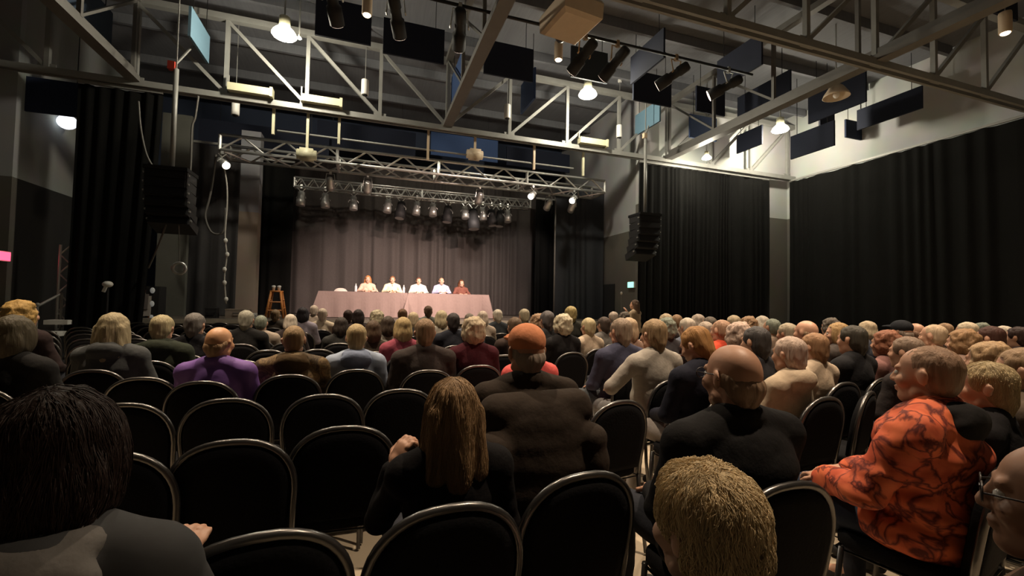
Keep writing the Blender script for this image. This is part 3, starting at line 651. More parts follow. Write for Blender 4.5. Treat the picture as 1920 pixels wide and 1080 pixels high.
def head_prims(m, T, hi=True):
    P = lambda x, y, z: T @ Vector((x, y, z)); R3 = T.to_3x3()
    m.ell(P(0, -.014, .028), (.076, .096, .086), R3, 20, 14); m.ell(P(0, -.045, .0), (.068, .062, .075), R3)
    m.ell(P(0, .03, -.03), (.06, .06, .088), R3, 18, 12); m.ell(P(0, .058, -.093), (.03, .03, .026), R3)
    m.cap(P(-.045, .015, -.075), P(0, .06, -.1), .024, .022); m.cap(P(.045, .015, -.075), P(0, .06, -.1), .024, .022)
    m.cap(P(-.034, .076, .022), P(.034, .076, .022), .013, .013)
    for s in (-1, 1): m.ell(P(s * .042, .06, -.03), (.024, .026, .026), R3)
    m.cap(P(0, .086, .01), P(0, .104, -.028), .009, .0125, 10)
    for s in (-1, 1): m.ell(P(s * .011, .096, -.033), (.009, .011, .008), R3, 8, 6)
    m.ell(P(0, .088, -.06), (.023, .011, .0075), R3, 12, 8); m.ell(P(0, .086, -.071), (.02, .011, .008), R3, 12, 8)
    for s in (-1, 1):
        E_ = R3 @ Matrix.Rotation(s * .35, 3, 'Z') @ Matrix.Rotation(-.15, 3, 'X')
        m.ell(P(s * .079, -.012, -.005), (.0105, .02, .033), E_, 12, 8); m.ell(P(s * .0865, -.018, .006), (.007, .016, .022), E_, 10, 8)
BODY = {}
def body(key, th=0, lean=8, wide=1.0, hy=0, hp=0, arms='lap', legs='sit', female=False, vox=.012, fold=.006, hood=False, collar=False, standing=False, puff=0):
    if key in BODY: return BODY[key]
    a = math.radians(lean); up = Vector((0, -math.sin(a), math.cos(a))); zs = .0
    pel = Vector((0, -.02, .585)); Tn = (.455 + th)
    if standing: pel = Vector((0, 0, .95))
    N = pel + up * Tn
    T = Matrix.Translation(N + HC + Vector((0, -.02, -.1))) @ Euler((math.radians(-hp), 0, math.radians(hy))).to_matrix().to_4x4() @ Matrix.Translation(Vector((0, .02, .1)))
    R3 = Euler((a, 0, 0)).to_matrix()
    sw = (.165 if female else .185) * (.5 + .5 * wide)
    sh = {s: N + Vector((s * sw, 0, 0)) + up * -.06 for s in (-1, 1)}
    el, wr, hd, hn, curl = {}, {}, {}, {}, {}
    for s in (-1, 1):
        el[s] = Vector((s * (.24 + .05 * (wide - 1)), .02 + N.y * .4, N.z - .3)); wr[s] = Vector((s * .1, .25, .665 + (pel.z - .585)))
        hd[s] = Vector((-s * .55, .8, -.1)); hn[s] = Vector((0, .1, 1)); curl[s] = .45
    if arms == 'left_up' or arms == 'lap_left_up':
        s = -1; el[s] = N + Vector((-.24, .16, -.27)); wr[s] = N + Vector((-.2, .14, -.09)); hd[s] = Vector((.45, .1, 1)); hn[s] = Vector((-1, -.5, .1)); curl[s] = .95
    if arms == 'right_read':
        s = 1; el[s] = N + Vector((.26, .1, -.3)); wr[s] = N + Vector((.06, .33, -.26)); hd[s] = Vector((.1, .6, .4)); hn[s] = Vector((.3, -.6, .6)); curl[s] = .5
    if arms == 'puffy':
        for s in (-1, 1): el[s] = N + Vector((s * .31, .13, -.29)); wr[s] = Vector((s * .12, .25, .68))
    if arms == 'cross':
        for s in (-1, 1): el[s] = N + Vector((s * .26, .06, -.28)); wr[s] = N + Vector((-s * .03, .22, -.27 + .02 * s)); hd[s] = Vector((-s, .1, 0)); hn[s] = Vector((0, 1, 0))
    if arms == 'out':
        for s in (-1, 1): el[s] = N + Vector((s * .33, .1, -.24)); wr[s] = N + Vector((s * .16, .32, -.3))
    if arms == 'table':
        for s in (-1, 1): el[s] = N + Vector((s * .27, .14, -.25)); wr[s] = N + Vector((s * .12, .36, -.22)); hd[s] = Vector((-s * .6, .8, 0))
    if arms == 'mic':
        s = 1; el[s] = N + Vector((.23, .12, -.27)); wr[s] = N + Vector((.1, .26, -.05)); hd[s] = Vector((-.4, .3, .8)); hn[s] = Vector((0, -1, .2))
    hipL = {}; kn = {}; an = {}; toe = {}
    for s in (-1, 1):
        hipL[s] = pel + Vector((s * .09, .02, -.01)); kn[s] = Vector((s * .13, .43, .545)); an[s] = Vector((s * .14, .43, .09)); toe[s] = Vector((s * .15, .58, .04))
        if standing: kn[s] = Vector((s * .1, .03, .5)); an[s] = Vector((s * .1, -.01, .09)); toe[s] = Vector((s * .12, .13, .04))
        if legs == 'cross' and s == 1: kn[s] = Vector((.06, .46, .63)); an[s] = Vector((-.14, .58, .3)); toe[s] = Vector((-.17, .72, .3))
    bw = wide
    def torso(m, g):
        m.ell(N - up * .17, (.16 * bw + g, .105 * bw + g, .19 + g), R3); m.ell(N - up * .33, (.148 * bw + g, .12 * bw + g, .17 + g), R3)
        m.ell(pel + up * .0 + Vector((0, 0, .0)), (.165 * bw + g, .125 * bw + g, .11 + g), R3)
        m.cap(sh[-1] , sh[1], .058 + g, .058 + g)
        for s in (-1, 1): m.cap(N + Vector((s * .03, -.005, .005)), sh[s] + Vector((-s * .02, 0, .005)), .05 + g, .056 + g)
        if female:
            for s in (-1, 1): m.ell(N - up * .2 + Vector((s * .07, .085, 0)), (.06 + g, .05 + g, .06 + g), R3)
    def armsP(m, g, hnd):
        for s in (-1, 1):
            k = .9 if female else 1.0
            m.cap(sh[s], el[s], .05 * k + g, .042 * k + g); m.cap(el[s], wr[s], .041 * k + g, .028 * k + g)
            if hnd: hand(m, wr[s] + (wr[s] - el[s]).normalized() * .01, hd[s], hn[s], s, curl[s])
    def legsP(m, g, foot):
        m.ell(pel, (.165 * bw + g, .125 * bw + g, .105 + g), R3)
        for s in (-1, 1):
            m.cap(hipL[s], kn[s], .078 * (.6 + .4 * bw) + g, .056 + g); m.cap(kn[s], an[s], .053 + g, .04 + g)
            if foot: m.cap(an[s], toe[s], .038, .03)
    m = SB(); torso(m, -.006); armsP(m, -.004, True); legsP(m, -.006, True)
    m.cap(N + Vector((0, .005, -.02)), T @ Vector((0, -.02, -.05)), .062 if not female else .052, .055 if not female else .047); head_prims(m, T)
    B = {'T': T, 'N': N, 'top': (T @ Vector((0, -.014, .115))).z, 'headxy': T @ Vector((0, -.01, .1)), 'wr': wr, 'sh': sh, 'el': el}
    B['body'] = remesh(m, vox * .8, 2, 'body')
    def crease(p): return fold * (noise.noise(Vector((p.x * 5, p.y * 5, p.z * 13))) + .6 * noise.noise(Vector((p.x * 11 + 3, p.y * 11, p.z * 22))))
    m = SB(); torso(m, .016 + puff); armsP(m, .014 + puff, False)
    m.ell(pel - Vector((0, 0, .02)), (.178 * bw, .14 * bw, .1), R3)
    if hood: m.ell(N + Vector((0, -.075, -.015)), (.115, .06, .075), Euler((.5, 0, 0)).to_matrix()); m.ell(N + Vector((0, -.05, .03)), (.1, .07, .035), R3)
    if collar: m.ring(N + Vector((0, -.002, .015)), .066, .016); m.ring(N + Vector((0, 0, .035)), .064, .012)
    B['top_mesh'] = remesh(m, vox, 5, 'jacket', crease)
    m = SB(); legsP(m, .012, False); B['trousers'] = remesh(m, vox * 1.2, 5, 'trousers', crease)
    B['shoes'] = []
    for s in (-1, 1):
        m = SB(); m.cap(an[s] + Vector((0, -.03, -.035)), an[s] + Vector((0, .02, -.03)), .042, .045); m.cap(an[s] + Vector((0, .02, -.04)), toe[s] + Vector((0, .03, 0)), .043, .035)
        B['shoes'].append(remesh(m, .016, 3, 'shoe'))
    BODY[key] = B; return B
HAIRM = {}
def hair_mesh(style, vox=.011):
    key = (style, vox)
    if key in HAIRM: return HAIRM[key]
    m = SB(); n1, n2, sc = .004, .003, 30
    if style in ('short', 'boy', 'curly', 'long', 'bob', 'bun', 'pony'):
        m.ell((0, -.022, .042), (.083, .1, .083), None, 20, 14); m.ell((0, -.052, -.008), (.079, .068, .085))
        for s in (-1, 1): m.ell((s * .062, .012, .03), (.02, .04, .045))
        m.cap((0, -.06, -.06), (0, -.055, -.105), .058, .045)
    if style == 'boy': m.ell((0, -.02, .05), (.093, .108, .088)); m.ell((0, -.055, -.01), (.088, .075, .09)); m.ell((.02, .05, .085), (.06, .045, .03)); n1 = .006
    if style == 'fringe':                                     # bald crown, hair round the sides and nape
        m.ell((0, -.062, -.03), (.073, .056, .055)); m.cap((0, -.06, -.06), (0, -.055, -.09), .05, .042)
        for s in (-1, 1): m.ell((s * .066, -.03, -.005), (.014, .04, .03))
        n1 = .002
    if style == 'thin': m.ell((0, -.024, .034), (.0785, .0965, .085), None, 20, 14); m.ell((0, -.05, -.01), (.075, .064, .08)); n1 = .002
    if style == 'curly':
        m.ell((0, -.03, .045), (.1, .108, .09)); m.ell((0, -.06, -.02), (.1, .08, .1)); n1, n2, sc = .014, .008, 26
        for s in (-1, 1): m.ell((s * .075, -.01, -.02), (.03, .06, .08))
    if style == 'bob':
        for s in (-1, 1): m.ell((s * .072, -.005, -.03), (.026, .06, .085))
        m.ell((0, -.06, -.05), (.092, .07, .1)); n1 = .006
    if style == 'long':
        for s in (-1, 1): m.cap((s * .066, -.01, .02), (s * .095, -.03, -.17), .036, .034); m.cap((s * .06, -.06, .0), (s * .075, -.085, -.2), .042, .036)
        m.cap((0, -.075, .0), (0, -.1, -.22), .058, .046); n1 = .006
    if style == 'pony': m.cap((0, -.11, .03), (0, -.15, -.12), .035, .02)
    if style == 'bun': m.ell((0, -.11, .06), (.05, .045, .05))
    if style == 'cap':
        m.ell((0, -.012, .05), (.088, .106, .084), None, 20, 14); m.cap((-.05, .1, .058), (.05, .1, .058), .016, .016); m.cap((-.035, .15, .05), (.035, .15, .05), .01, .01); m.ell((0, .1, .055), (.075, .07, .014)); n1 = .001; n2 = 0
    me = remesh(m, vox, 4, 'hair', lambda p: n1 * noise.noise(Vector((p.x * sc, p.y * sc, p.z * sc * (.35 if style != 'curly' else 1)))) + n2 * noise.noise(Vector((p.x * 70, p.y * 70, p.z * (20 if style != 'curly' else 60)))))
    if style in ('fringe', 'thin', 'short', 'curly', 'boy', 'bob', 'long', 'bun', 'pony'):   # keep the face clear
        bm = bmesh.new(); bm.from_mesh(me)
        zc = {'fringe': .03, 'thin': .07}.get(style, .066)
        dl = [v for v in bm.verts if (v.co.y > .052 and v.co.z < zc) or (style == 'cap')]
        bmesh.ops.delete(bm, geom=dl, context='VERTS'); bm.to_mesh(me); bm.free(); me.polygons.foreach_set('use_smooth', [True] * len(me.polygons))
    HAIRM[key] = me; return me
def hairmat(c): return mat('hair_%.3f_%.3f_%.3f' % c, c, .6, 0, 45, .45, .7, spec=.25, stretch=(1, 1, .12))
def fabric(c): return mat('fabric_%.3f_%.3f_%.3f' % c, c, .88, 0, 22, .22, .25, spec=.15)
def skin(c): return mat('skin_%.2f_%.2f_%.2f' % c, c, .5, 0, 14, .1, .05)
SK1, SK2, SK3 = (.52, .29, .19), (.44, .22, .13), (.58, .36, .26)
def strands(me, n, col, length, seed, crown=(0, -.03, .13), off=.002, rad=.0011, lift=.0, spread=.3):
    rnd = random.Random(seed); bvh = BVHTree.FromPolygons([v.co for v in me.vertices], [p.vertices for p in me.polygons])
    areas = np.array([p.area for p in me.polygons]); cum = np.cumsum(areas / areas.sum()); m = MB(); cr = Vector(crown)
    for i in range(n):
        p = me.polygons[int(np.searchsorted(cum, rnd.random()))]; pt = Vector(p.center); nr = Vector(p.normal)
        if nr.y > .75 and pt.y > .07: continue
        L = length * rnd.uniform(.5, 1.2); seg = 6; pts = []; j = Vector((rnd.gauss(0, 1), rnd.gauss(0, 1), rnd.gauss(0, .5))) * spread
        cl = Vector((noise.noise(pt * 18), noise.noise(pt * 18 + Vector((5, 0, 0))), 0)) * 1.1
        for k in range(seg + 1):
            pts.append(pt + nr * (off + lift * math.sin(k / seg * PI) * rnd.uniform(.5, 1)))
            d = (pt - cr); d = d.normalized() * .5 + Vector((0, 0, -.75)) + j * .5 + cl * .5
            d = (d - nr * d.dot(nr)); d = d.normalized() if d.length > 1e-4 else Vector((0, 0, -1))
            q = pt + d * (L / seg); loc, nn, _, _ = bvh.find_nearest(q); 
            if loc is None: break
            pt, nr = loc, nn
        if len(pts) > 3: m.tube(pts, [rad * (1 - .75 * k / (len(pts) - 1)) for k in range(len(pts))], 3)
    return m
PEOPLE = []; SEATED = []
def spec(px, py, head_d, heading, who, hair, hcol, top, sk=SK1, trousers=(.03, .032, .04), key='m', topm=None, chair_=True, seat=None, **kw):
    """px,py: pixel of the top of the head; head_d: distance of the head along the view axis; heading in degrees, 0 = towards the stage, positive = turned left"""
    near = head_d < 2.6; mid = head_d < 4.6
    vox = kw.pop('vox', .0105 if near else (.017 if mid else .022))
    smin, smax = kw.pop('smin', .9), kw.pop('smax', 1.06)
    extras = {k: kw.pop(k) for k in ('glasses', 'strand', 'hoodcol', 'shift') if k in kw}
    bk = (key, vox, tuple(sorted(kw.items())))
    B = body(bk, vox=vox, female=(key[0] == 'f'), **kw)
    for off in sum(([k * .07, -k * .07] for k in range(0, 16)), []):         # keep neighbours apart: move along the line of sight
        t_ = at_d(px, py, head_d + off)
        if head_d + off > .5 and all((t_.x - a) ** 2 + (t_.y - b) ** 2 > .44 ** 2 for a, b in SEATED): head_d += off; break
    top_p = at_d(px, py, head_d); SEATED.append((top_p.x, top_p.y)); s = top_p.z / B['top']; s = max(smin, min(smax, s))
    h = math.radians(heading); hx = Matrix.Rotation(h, 3, 'Z') @ (Vector((B['headxy'].x, B['headxy'].y, 0)) * s)
    base = Vector((top_p.x - hx.x, top_p.y - hx.y, 0))
    o = ob('person', B['body'], skin(sk)); o.location = base; o.rotation_euler.z = h; o.scale = (s, s, s)
    tag(o, 'person ' + who, 'person', 'people in the audience' if chair_ else None)
    ob('jacket' if key != 'x' else 'shirt', B['top_mesh'], topm or fabric(top), o)
    if head_d < 7: ob('trousers', B['trousers'], fabric(trousers), o); [ob('shoe', q, M_RUB, o) for q in B['shoes']]
    if hair and hair != 'bald':
        hm = hair_mesh(hair, .0065 if near else .011)
        ho = ob('hair' if hair != 'cap' else 'cap', hm, hairmat(hcol) if hair != 'cap' else fabric(hcol), o); ho.matrix_local = B['T']
        if extras.get('strand'):
            n, L, seed, lift = extras['strand'][:4]; sm = strands(hm, n, hcol, L, seed, lift=lift, spread=extras['strand'][4] if len(extras['strand']) > 4 else .3); so = ob('hair_strands', sm, hairmat(tuple(min(1, c * 1.25) for c in hcol)), o, smooth=True); so.matrix_local = B['T']; so['kind'] = 'stuff'
        if hair == 'cap': hb = ob('hair', hair_mesh('fringe', .0065 if near else .011), hairmat((.3, .24, .19)), o); hb.matrix_local = B['T']
    if near or key == 'x' or extras.get('glasses') or hy_vis(kw):
        for sgn in (-1, 1):
            eo = ob('eye', EYE, mat('eye_white', (.7, .68, .64), .2), o); eo.matrix_local = B['T'] @ Matrix.Translation((sgn * .031, .078, .0))
            po = ob('iris', IRIS, mat('iris', (.03, .02, .015), .2), eo)
    if extras.get('glasses'):
        m = MB()
        for sgn in (-1, 1):
            m.tube([(sgn * .034 + .025 * math.cos(t * PI / 8), .104, .0 + .019 * math.sin(t * PI / 8)) for t in range(16)], .002, 5, closed=True)
            m.tube([(sgn * .06, .102, .004), (sgn * .082, .04, .01), (sgn * .09, -.01, .012), (sgn * .09, -.03, -.006)], .0022, 5)
        m.tube([(-.01, .106, .003), (.01, .106, .003)], .002, 5); go = ob('spectacles', m, M_GLASSF, o, smooth=True); go.matrix_local = B['T']
    if extras.get('hoodcol'):
        m = SB(); N = B['N']; m.ell(N + Vector((0, -.085, -.03)), (.13, .06, .085), Euler((.5, 0, 0)).to_matrix()); m.ell(N + Vector((0, -.05, .02)), (.115, .085, .045)); ob('hood', remesh(m, .011, 0, 'hood', lambda p: .006 * noise.noise(p * 14)), fabric(extras['hoodcol']), o)
    PEOPLE.append((o, who))
    if chair_:
        sb = Matrix.Rotation(h, 3, 'Z') @ Vector((0, -.02, 0))
        chair(base.x + sb.x, base.y + sb.y, h, 'black stacking chair of the person ' + who)
    return o, B
def hy_vis(kw): return abs(kw.get('hy', 0)) > 30
EYE = MB().ell((0, 0, 0), (.0125, .012, .0115), None, 10, 8).mesh('eye', True); IRIS = MB().ell((0, .0085, 0), (.0055, .004, .0055), None, 8, 6).mesh('iris', True)
# ------------------------------------------------------------------ things on the stage
TY = 13.3                                                     # front edge of the tables
def cloth_table(x0, x1, label):
    e = empty('panel_table', ((x0 + x1) / 2, TY + .38, SZ)); z1 = SZ + .75
    wob('tabletop', MB().box(((x0 + x1) / 2, TY + .38, z1 - .02), (x1 - x0 - .02, .74, .03)), M_BEIGE, e)
    for sx in (x0 + .15, x1 - .15):
        for sy in (TY + .1, TY + .66): wob('leg', MB().bar((sx, sy, SZ), (sx, sy, z1 - .03), .035), M_BLACK, e)
    tag(e, label, 'table'); rnd = random.Random(x0)
    # the cloth: a flat top and a pleated skirt that flares to the floor
    N = 96; per = []
    cx, cy, hx, hy = (x0 + x1) / 2, TY + .38, (x1 - x0) / 2, .39; tot = 4 * (hx + hy)
    for k in range(N):
        t = k / N * tot
        if t < 2 * hx: p = (cx - hx + t, cy - hy, 0, -1)
        elif t < 2 * hx + 2 * hy: p = (cx + hx, cy - hy + t - 2 * hx, 1, 0)
        elif t < 4 * hx + 2 * hy: p = (cx + hx - (t - 2 * hx - 2 * hy), cy + hy, 0, 1)
        else: p = (cx - hx, cy + hy - (t - 4 * hx - 2 * hy), -1, 0)
        per.append(p)
    vs_ = [(p[0], p[1], z1 + .002) for p in per]
    for j in range(1, 7):
        f = j / 6
        for k, p in enumerate(per):
            edge = min(1, max(0, .25 - min(abs(p[0] - x0), abs(p[0] - x1))) * 4)
            o = .015 * f + f * .02 * math.sin(k * 1.1 + x0) + .2 * f * edge
            vs_.append((p[0] + p[2] * o + (math.copysign(1, p[0] - cx) * .2 * f * edge if p[3] else 0), p[1] + p[3] * o, z1 + .002 - f * .735))
    fs = [tuple(range(N))] + [(j * N + k, j * N + (k + 1) % N, (j + 1) * N + (k + 1) % N, (j + 1) * N + k) for j in range(6) for k in range(N)]
    c = ob('tablecloth', MB().add(vs_, fs), M_CLOTH, None, smooth=False); tag(c, label.replace('folding panel table under', 'floor-length') , 'tablecloth')
    return e
x0, xm, x1 = at_Y(597, 549, TY).x, at_Y(765, 552, TY).x, at_Y(917, 556, TY).x
cloth_table(x0, xm - .01, 'folding panel table under mauve cloth on the left half of the stage')
cloth_table(xm + .01, x1, 'folding panel table under mauve cloth on the right half of the stage')
# people of the panel, facing the hall
PB = dict(arms='table', vox=.011, chair_=False, key='x', smin=.8, smax=1.3)
def panelist(px, ytop, who, hair, hcol, top, Y=14.45, **kw):
    a = dict(PB); a.update(kw); vox = a['vox']; key = a['key']; fem = kw.get('fem', False); hy = kw.get('hy', 0)
    B = body(('panel', fem, hy, kw.get('th', 0)), vox=vox, female=fem, arms='table', lean=2, hy=hy, th=kw.get('th', 0), fold=.004)
    t = at_Y(px, ytop, Y); o = ob('person', B['body'], skin(kw.get('sk', SK3))); o.location = (t.x, Y, t.z - B['top']); o.rotation_euler.z = PI
    o.location.z = max(SZ - .02, min(SZ + .08, o.location.z)); tag(o, 'person ' + who, 'person', 'panel on the stage')
    ob('shirt', B['top_mesh'], fabric(top), o); ob('trousers', B['trousers'], fabric((.04, .04, .05)), o); [ob('shoe', q, M_RUB, o) for q in B['shoes']]
    ho = ob('hair', hair_mesh(hair, .008), hairmat(hcol), o); ho.matrix_local = B['T']
    for s in (-1, 1):
        eo = ob('eye', EYE, mat('eye_white', (.7, .68, .64), .2), o); eo.matrix_local = B['T'] @ Matrix.Translation((s * .031, .078, 0)); ob('iris', IRIS, mat('iris', (.03, .02, .015), .2), eo)
    if kw.get('tie'): ob('necktie', MB().add([B['N'] + Vector(p) for p in ((-.012, .1, -.02), (.012, .1, -.02), (.028, .15, -.3), (0, .155, -.34), (-.028, .15, -.3))], [(0, 1, 2, 3, 4)]), fabric((.25, .16, .05)), o)
    c = empty('panel_chair', (t.x, Y, SZ), PI)
    for k in ('seat', 'backrest'): ob(k, CH[k], M_VINYL, c)
    for k in ('back_frame', 'seat_frame', 'leg_fl', 'leg_fr', 'leg_bl', 'leg_br'): ob(k.split('_')[0] if k.startswith('leg') else k, CH[k], M_CHAIRF, c)
    tag(c, 'stage chair of the person ' + who, 'chair', 'chairs of the panel')
panelist(690, 518, 'with long red-blonde hair at the panel table, leftmost', 'long', (.5, .2, .07), (.75, .5, .4), fem=True)
panelist(736, 518, 'in cream shirt and tie at the panel table', 'short', (.22, .1, .05), (.85, .75, .55), tie=True)
panelist(785, 521, 'in white shirt at the middle of the panel table', 'short', (.12, .06, .04), (.88, .84, .76))
panelist(828, 521, 'in lavender shirt, second from right at the panel table', 'thin', (.3, .18, .1), (.5, .5, .72))
panelist(865, 528, 'in brown top, rightmost at the panel table', 'long', (.12, .045, .02), (.2, .08, .06), fem=True, hy=10, th=-.03)
# empty white chair, bottle, cups, papers and name cards on the tables
p = at_Y(638, 545, 14.5); e = empty('white_chair', (p.x, 14.5, SZ), PI)
for k in ('seat', 'backrest'): ob(k, CH[k], mat('white_chair_plastic', (.72, .66, .6), .5), e)
for k in ('back_frame', 'seat_frame', 'leg_fl', 'leg_fr', 'leg_bl', 'leg_br'): ob(k.split('_')[0] if k.startswith('leg') else k, CH[k], mat('white_chair_tube', (.75, .7, .64), .4), e)
tag(e, 'empty white chair behind the left end of the panel table', 'chair')
def bottle(px, Y, label):
    p = at_Y(px, 545, Y); e = empty('water_bottle', (p.x, Y, SZ + .753)); ob('bottle_body', MB().lathe([(.033, 0), (.036, .02), (.036, .15), (.014, .2), (.014, .22)], n=12), mat('bottle_plastic', (.7, .72, .75), .2), e, smooth=True); ob('bottle_cap', MB().lathe([(.016, .215), (.016, .24)], n=10), M_WHITE, e); tag(e, label, 'bottle')
bottle(667, 13.6, 'water bottle beside the red-blonde woman on the panel table'); bottle(757, 13.6, 'water bottle at the seam of the two panel tables')
for (x, who) in ((705, 'first'), (802, 'middle'), (846, 'rightmost')):
    p = at_Y(x, 550, 13.55); e = empty('desk_microphone', (p.x, 13.55, SZ + .753)); ob('base', MB().lathe([(.06, 0), (.06, .015), (.02, .02)], n=14), M_BLACK, e); ob('gooseneck', MB().tube([(0, 0, .02), (0, .02, .15), (0, .1, .24)], .006, 6), M_BLACK, e); ob('mic_head', MB().ell((0, .12, .26), (.018, .03, .018)), M_BLACKM, e)
    tag(e, '%s black desk microphone on the panel table' % who, 'microphone')
# wooden stool left of the table
p = at_Y(517, 596, 12.9); e = empty('wooden_stool', (p.x, 12.9, SZ)); H = .72
ob('seat', MB().lathe([(.15, H - .04), (.165, H - .03), (.165, H - .005), (.15, H)], n=20), M_WOOD, e, smooth=True)
for sx in (-1, 1):
    for sy in (-1, 1): ob('leg', MB().tube([(sx * .21, sy * .2, 0), (sx * .11, sy * .1, H - .03)], .028, 8), M_WOOD, e, smooth=True)
for z, w_ in ((.2, .185), (.42, .155)):
    for s in (-1, 1): ob('rung', MB().tube([(-w_, s * w_ * .95, z), (w_, s * w_ * .95, z)], .02, 6), M_WOOD, e); ob('rung', MB().tube([(s * w_, -w_ * .95, z + .06), (s * w_, w_ * .95, z + .06)], .02, 6), M_WOOD, e)
tag(e, 'orange wooden bar stool standing on the stage left of the table', 'stool')
for dx, nm in ((-.07, 'left'), (.06, 'right')):
    c = empty('paper_cup', (p.x + dx, 12.88, SZ + H)); ob('cup_body', MB().lathe([(.03, 0), (.042, .1), (.044, .105), (.04, .1)], n=12), M_WHITE, c, smooth=True); ob('crumpled_lid', MB().ell((0, 0, .11), (.05, .04, .03), None, 8, 6), M_WHITE, c); tag(c, '%s white paper cup on the wooden stool' % nm, 'cup')
# clutter at the left of the stage
def case(px, py, Y, sx, sy, sz, mt, nm, label, cat, z0=None):
    p = at_Y(px, py, Y); z0 = SZ if z0 is None else z0; e = empty(nm, (p.x, Y, z0))
    ob('shell', MB().box((0, 0, sz / 2), (sx, sy, sz)), mt, e); ob('lid', MB().box((0, 0, sz + .015), (sx * 1.03, sy * 1.03, .03)), mt, e); ob('handle', MB().tube([(-.08, -sy / 2, sz * .6), (-.08, -sy / 2 - .03, sz * .62), (.08, -sy / 2 - .03, sz * .62), (.08, -sy / 2, sz * .6)], .01, 6), M_BLACK, e)
    tag(e, label, cat)
case(398, 580, 12.6, .25, .2, .22, M_BLACKM, 'equipment_case', 'small black equipment case on the left of the stage', 'case')
case(447, 580, 12.7, .5, .3, .2, mat('tan_case', (.25, .2, .16), .6), 'equipment_case', 'tan equipment case before the pilaster', 'case')
case(476, 580, 12.6, .14, .14, .1, M_WHITE, 'small_box', 'little white box at the foot of the pilaster', 'box')
p = at_Y(270, 575, 12.6); e = empty('easel_board', (p.x, 12.6, SZ - .2))
ob('board', MB().box((0, 0, .55), (.28, .04, .62), Matrix.Rotation(-.12, 3, 'X')), mat('easel_face', (.4, .36, .32), .7), e); ob('inset', MB().box((.03, -.035, .58), (.12, .02, .36), Matrix.Rotation(-.12, 3, 'X')), mat('easel_inset', (.14, .12, .11), .7), e)
for s in (-1, 1): ob('leg', MB().bar((s * .12, -.03, 0), (s * .08, .05, .9), .03), M_WOOD, e)
tag(e, 'pale display board on an easel beside the tall black drape', 'easel')
p = at_Y(292, 575, 12.8); e = empty('equipment_rack', (p.x, 12.8, SZ - .15))
ob('rack_case', MB().box((0, 0, .45), (.26, .4, .9)), M_BLACKM, e)
for z in (.15, .48, .8): ob('indicator_lamp', MB().ell((.0, -.21, z), (.05, .02, .07)), mat('rack_lamp', (.5, .5, .48), .4, emit=.06, ecol=(.8, .8, .75)), e)
tag(e, 'black equipment rack with pale lamps beside the easel', 'rack')
# clip lamp on the dark drape
p = at_Y(203, 533, 11.2); e = empty('floor_lamp', (p.x, 11.2, 0))
ob('pole', MB().tube([(0, 0, 0), (0, 0, p.z)], .018, 6), M_BLACKM, e); ob('base', MB().lathe([(.16, 0), (.16, .02), (.03, .04)], n=16), M_BLACKM, e)
ob('shade', MB().ell((0, -.02, p.z), (.09, .09, .065), None, 14, 8), mat('lamp_shade_white', (.6, .58, .54), .5), e, smooth=True); ob('arm', MB().bar((-.06, -.03, p.z - .16), (-.02, -.03, p.z - .05), .05), M_WHITE, e)
tag(e, 'white-headed lamp on a thin black pole before the tall drape', 'lamp')
# standing truss ladder, handrail and step left of the drape
p = at_Y(119, 550, 11.9); q = at_Y(119, 459, 11.9); e = empty('truss_ladder', (p.x, 11.9, 0))
for s in (-.09, .09): wob('upright', MB().tube([(p.x + s, 11.9, .6), (p.x + s, 11.9, q.z)], .025, 6), M_ALU, e)
n = 9
for k in range(n):
    z = .6 + (q.z - .6) * k / n; z2 = .6 + (q.z - .6) * (k + 1) / n; s = .09 if k % 2 else -.09
    wob('lattice_brace', MB().tube([(p.x + s, 11.9, z), (p.x - s, 11.9, z2)], .016, 5), M_ALU, e)
wob('foot_plate', MB().box((p.x, 11.9, .3), (.3, .3, .6)), M_BLACKM, e); tag(e, 'aluminium lattice upright standing left of the tall drape', 'truss')
a, b = at_Y(70, 574, 11.3), at_Y(116, 550, 11.6); e = empty('stair_handrail', (a.x, 11.3, 0))
wob('rail', MB().tube([a, b], .025, 8), M_STEEL, e); wob('post', MB().tube([(a.x, a.y, 0), a], .022, 6), M_STEEL, e); wob('post', MB().tube([(b.x, b.y, 0), b], .022, 6), M_STEEL, e); wob('knob', MB().ell(a + Vector((0, 0, .03)), (.04, .04, .04)), M_STEEL, e); tag(e, 'thin stair handrail rising to the lattice upright', 'handrail')
a, b = at_Y(72, 605, 11.2), at_Y(118, 605, 11.2); e = empty('stage_step', (a.x, 11.2, 0))
for k in range(2): wob('tread', MB().box(((a.x + b.x) / 2, 11.2 + .3 * k, a.z - .22 + .22 * k), (b.x - a.x, .32, .09)), M_WHITE, e)
wob('stringer', MB().box(((a.x + b.x) / 2, 11.4, (a.z - .2) / 2), (b.x - a.x - .1, .5, a.z - .25)), M_BLACKM, e); tag(e, 'white-edged stage step left of the tall drape', 'step')
# door and things at the right stage wall
p0, p1 = at_X(1131, 548, XS - .03), at_X(1152, 548, XS - .03)
d = box_ob('door_1', (XS - .05, p1.y, 0), (XS - .01, p0.y, 2.1), M_BLACKM); d['kind'] = 'structure'; wob('door_handle', MB().box((XS - .07, p1.y + .12, 1.02), (.05, .12, .03)), M_ALU, d)
p = at_Y(1165, 551, 11.1); e = empty('microphone_stand', (p.x, 11.1, 0)); ob('pole', MB().tube([(0, 0, .02), (0, 0, p.z)], .012, 6), M_CABLE, e); ob('base', MB().lathe([(.14, 0), (.14, .02), (.02, .03)], n=16), M_BLACK, e); ob('mic_head', MB().ell((0, 0, p.z + .02), (.035, .035, .045)), M_ROPE, e); tag(e, 'microphone on a thin stand below the green exit sign', 'microphone')
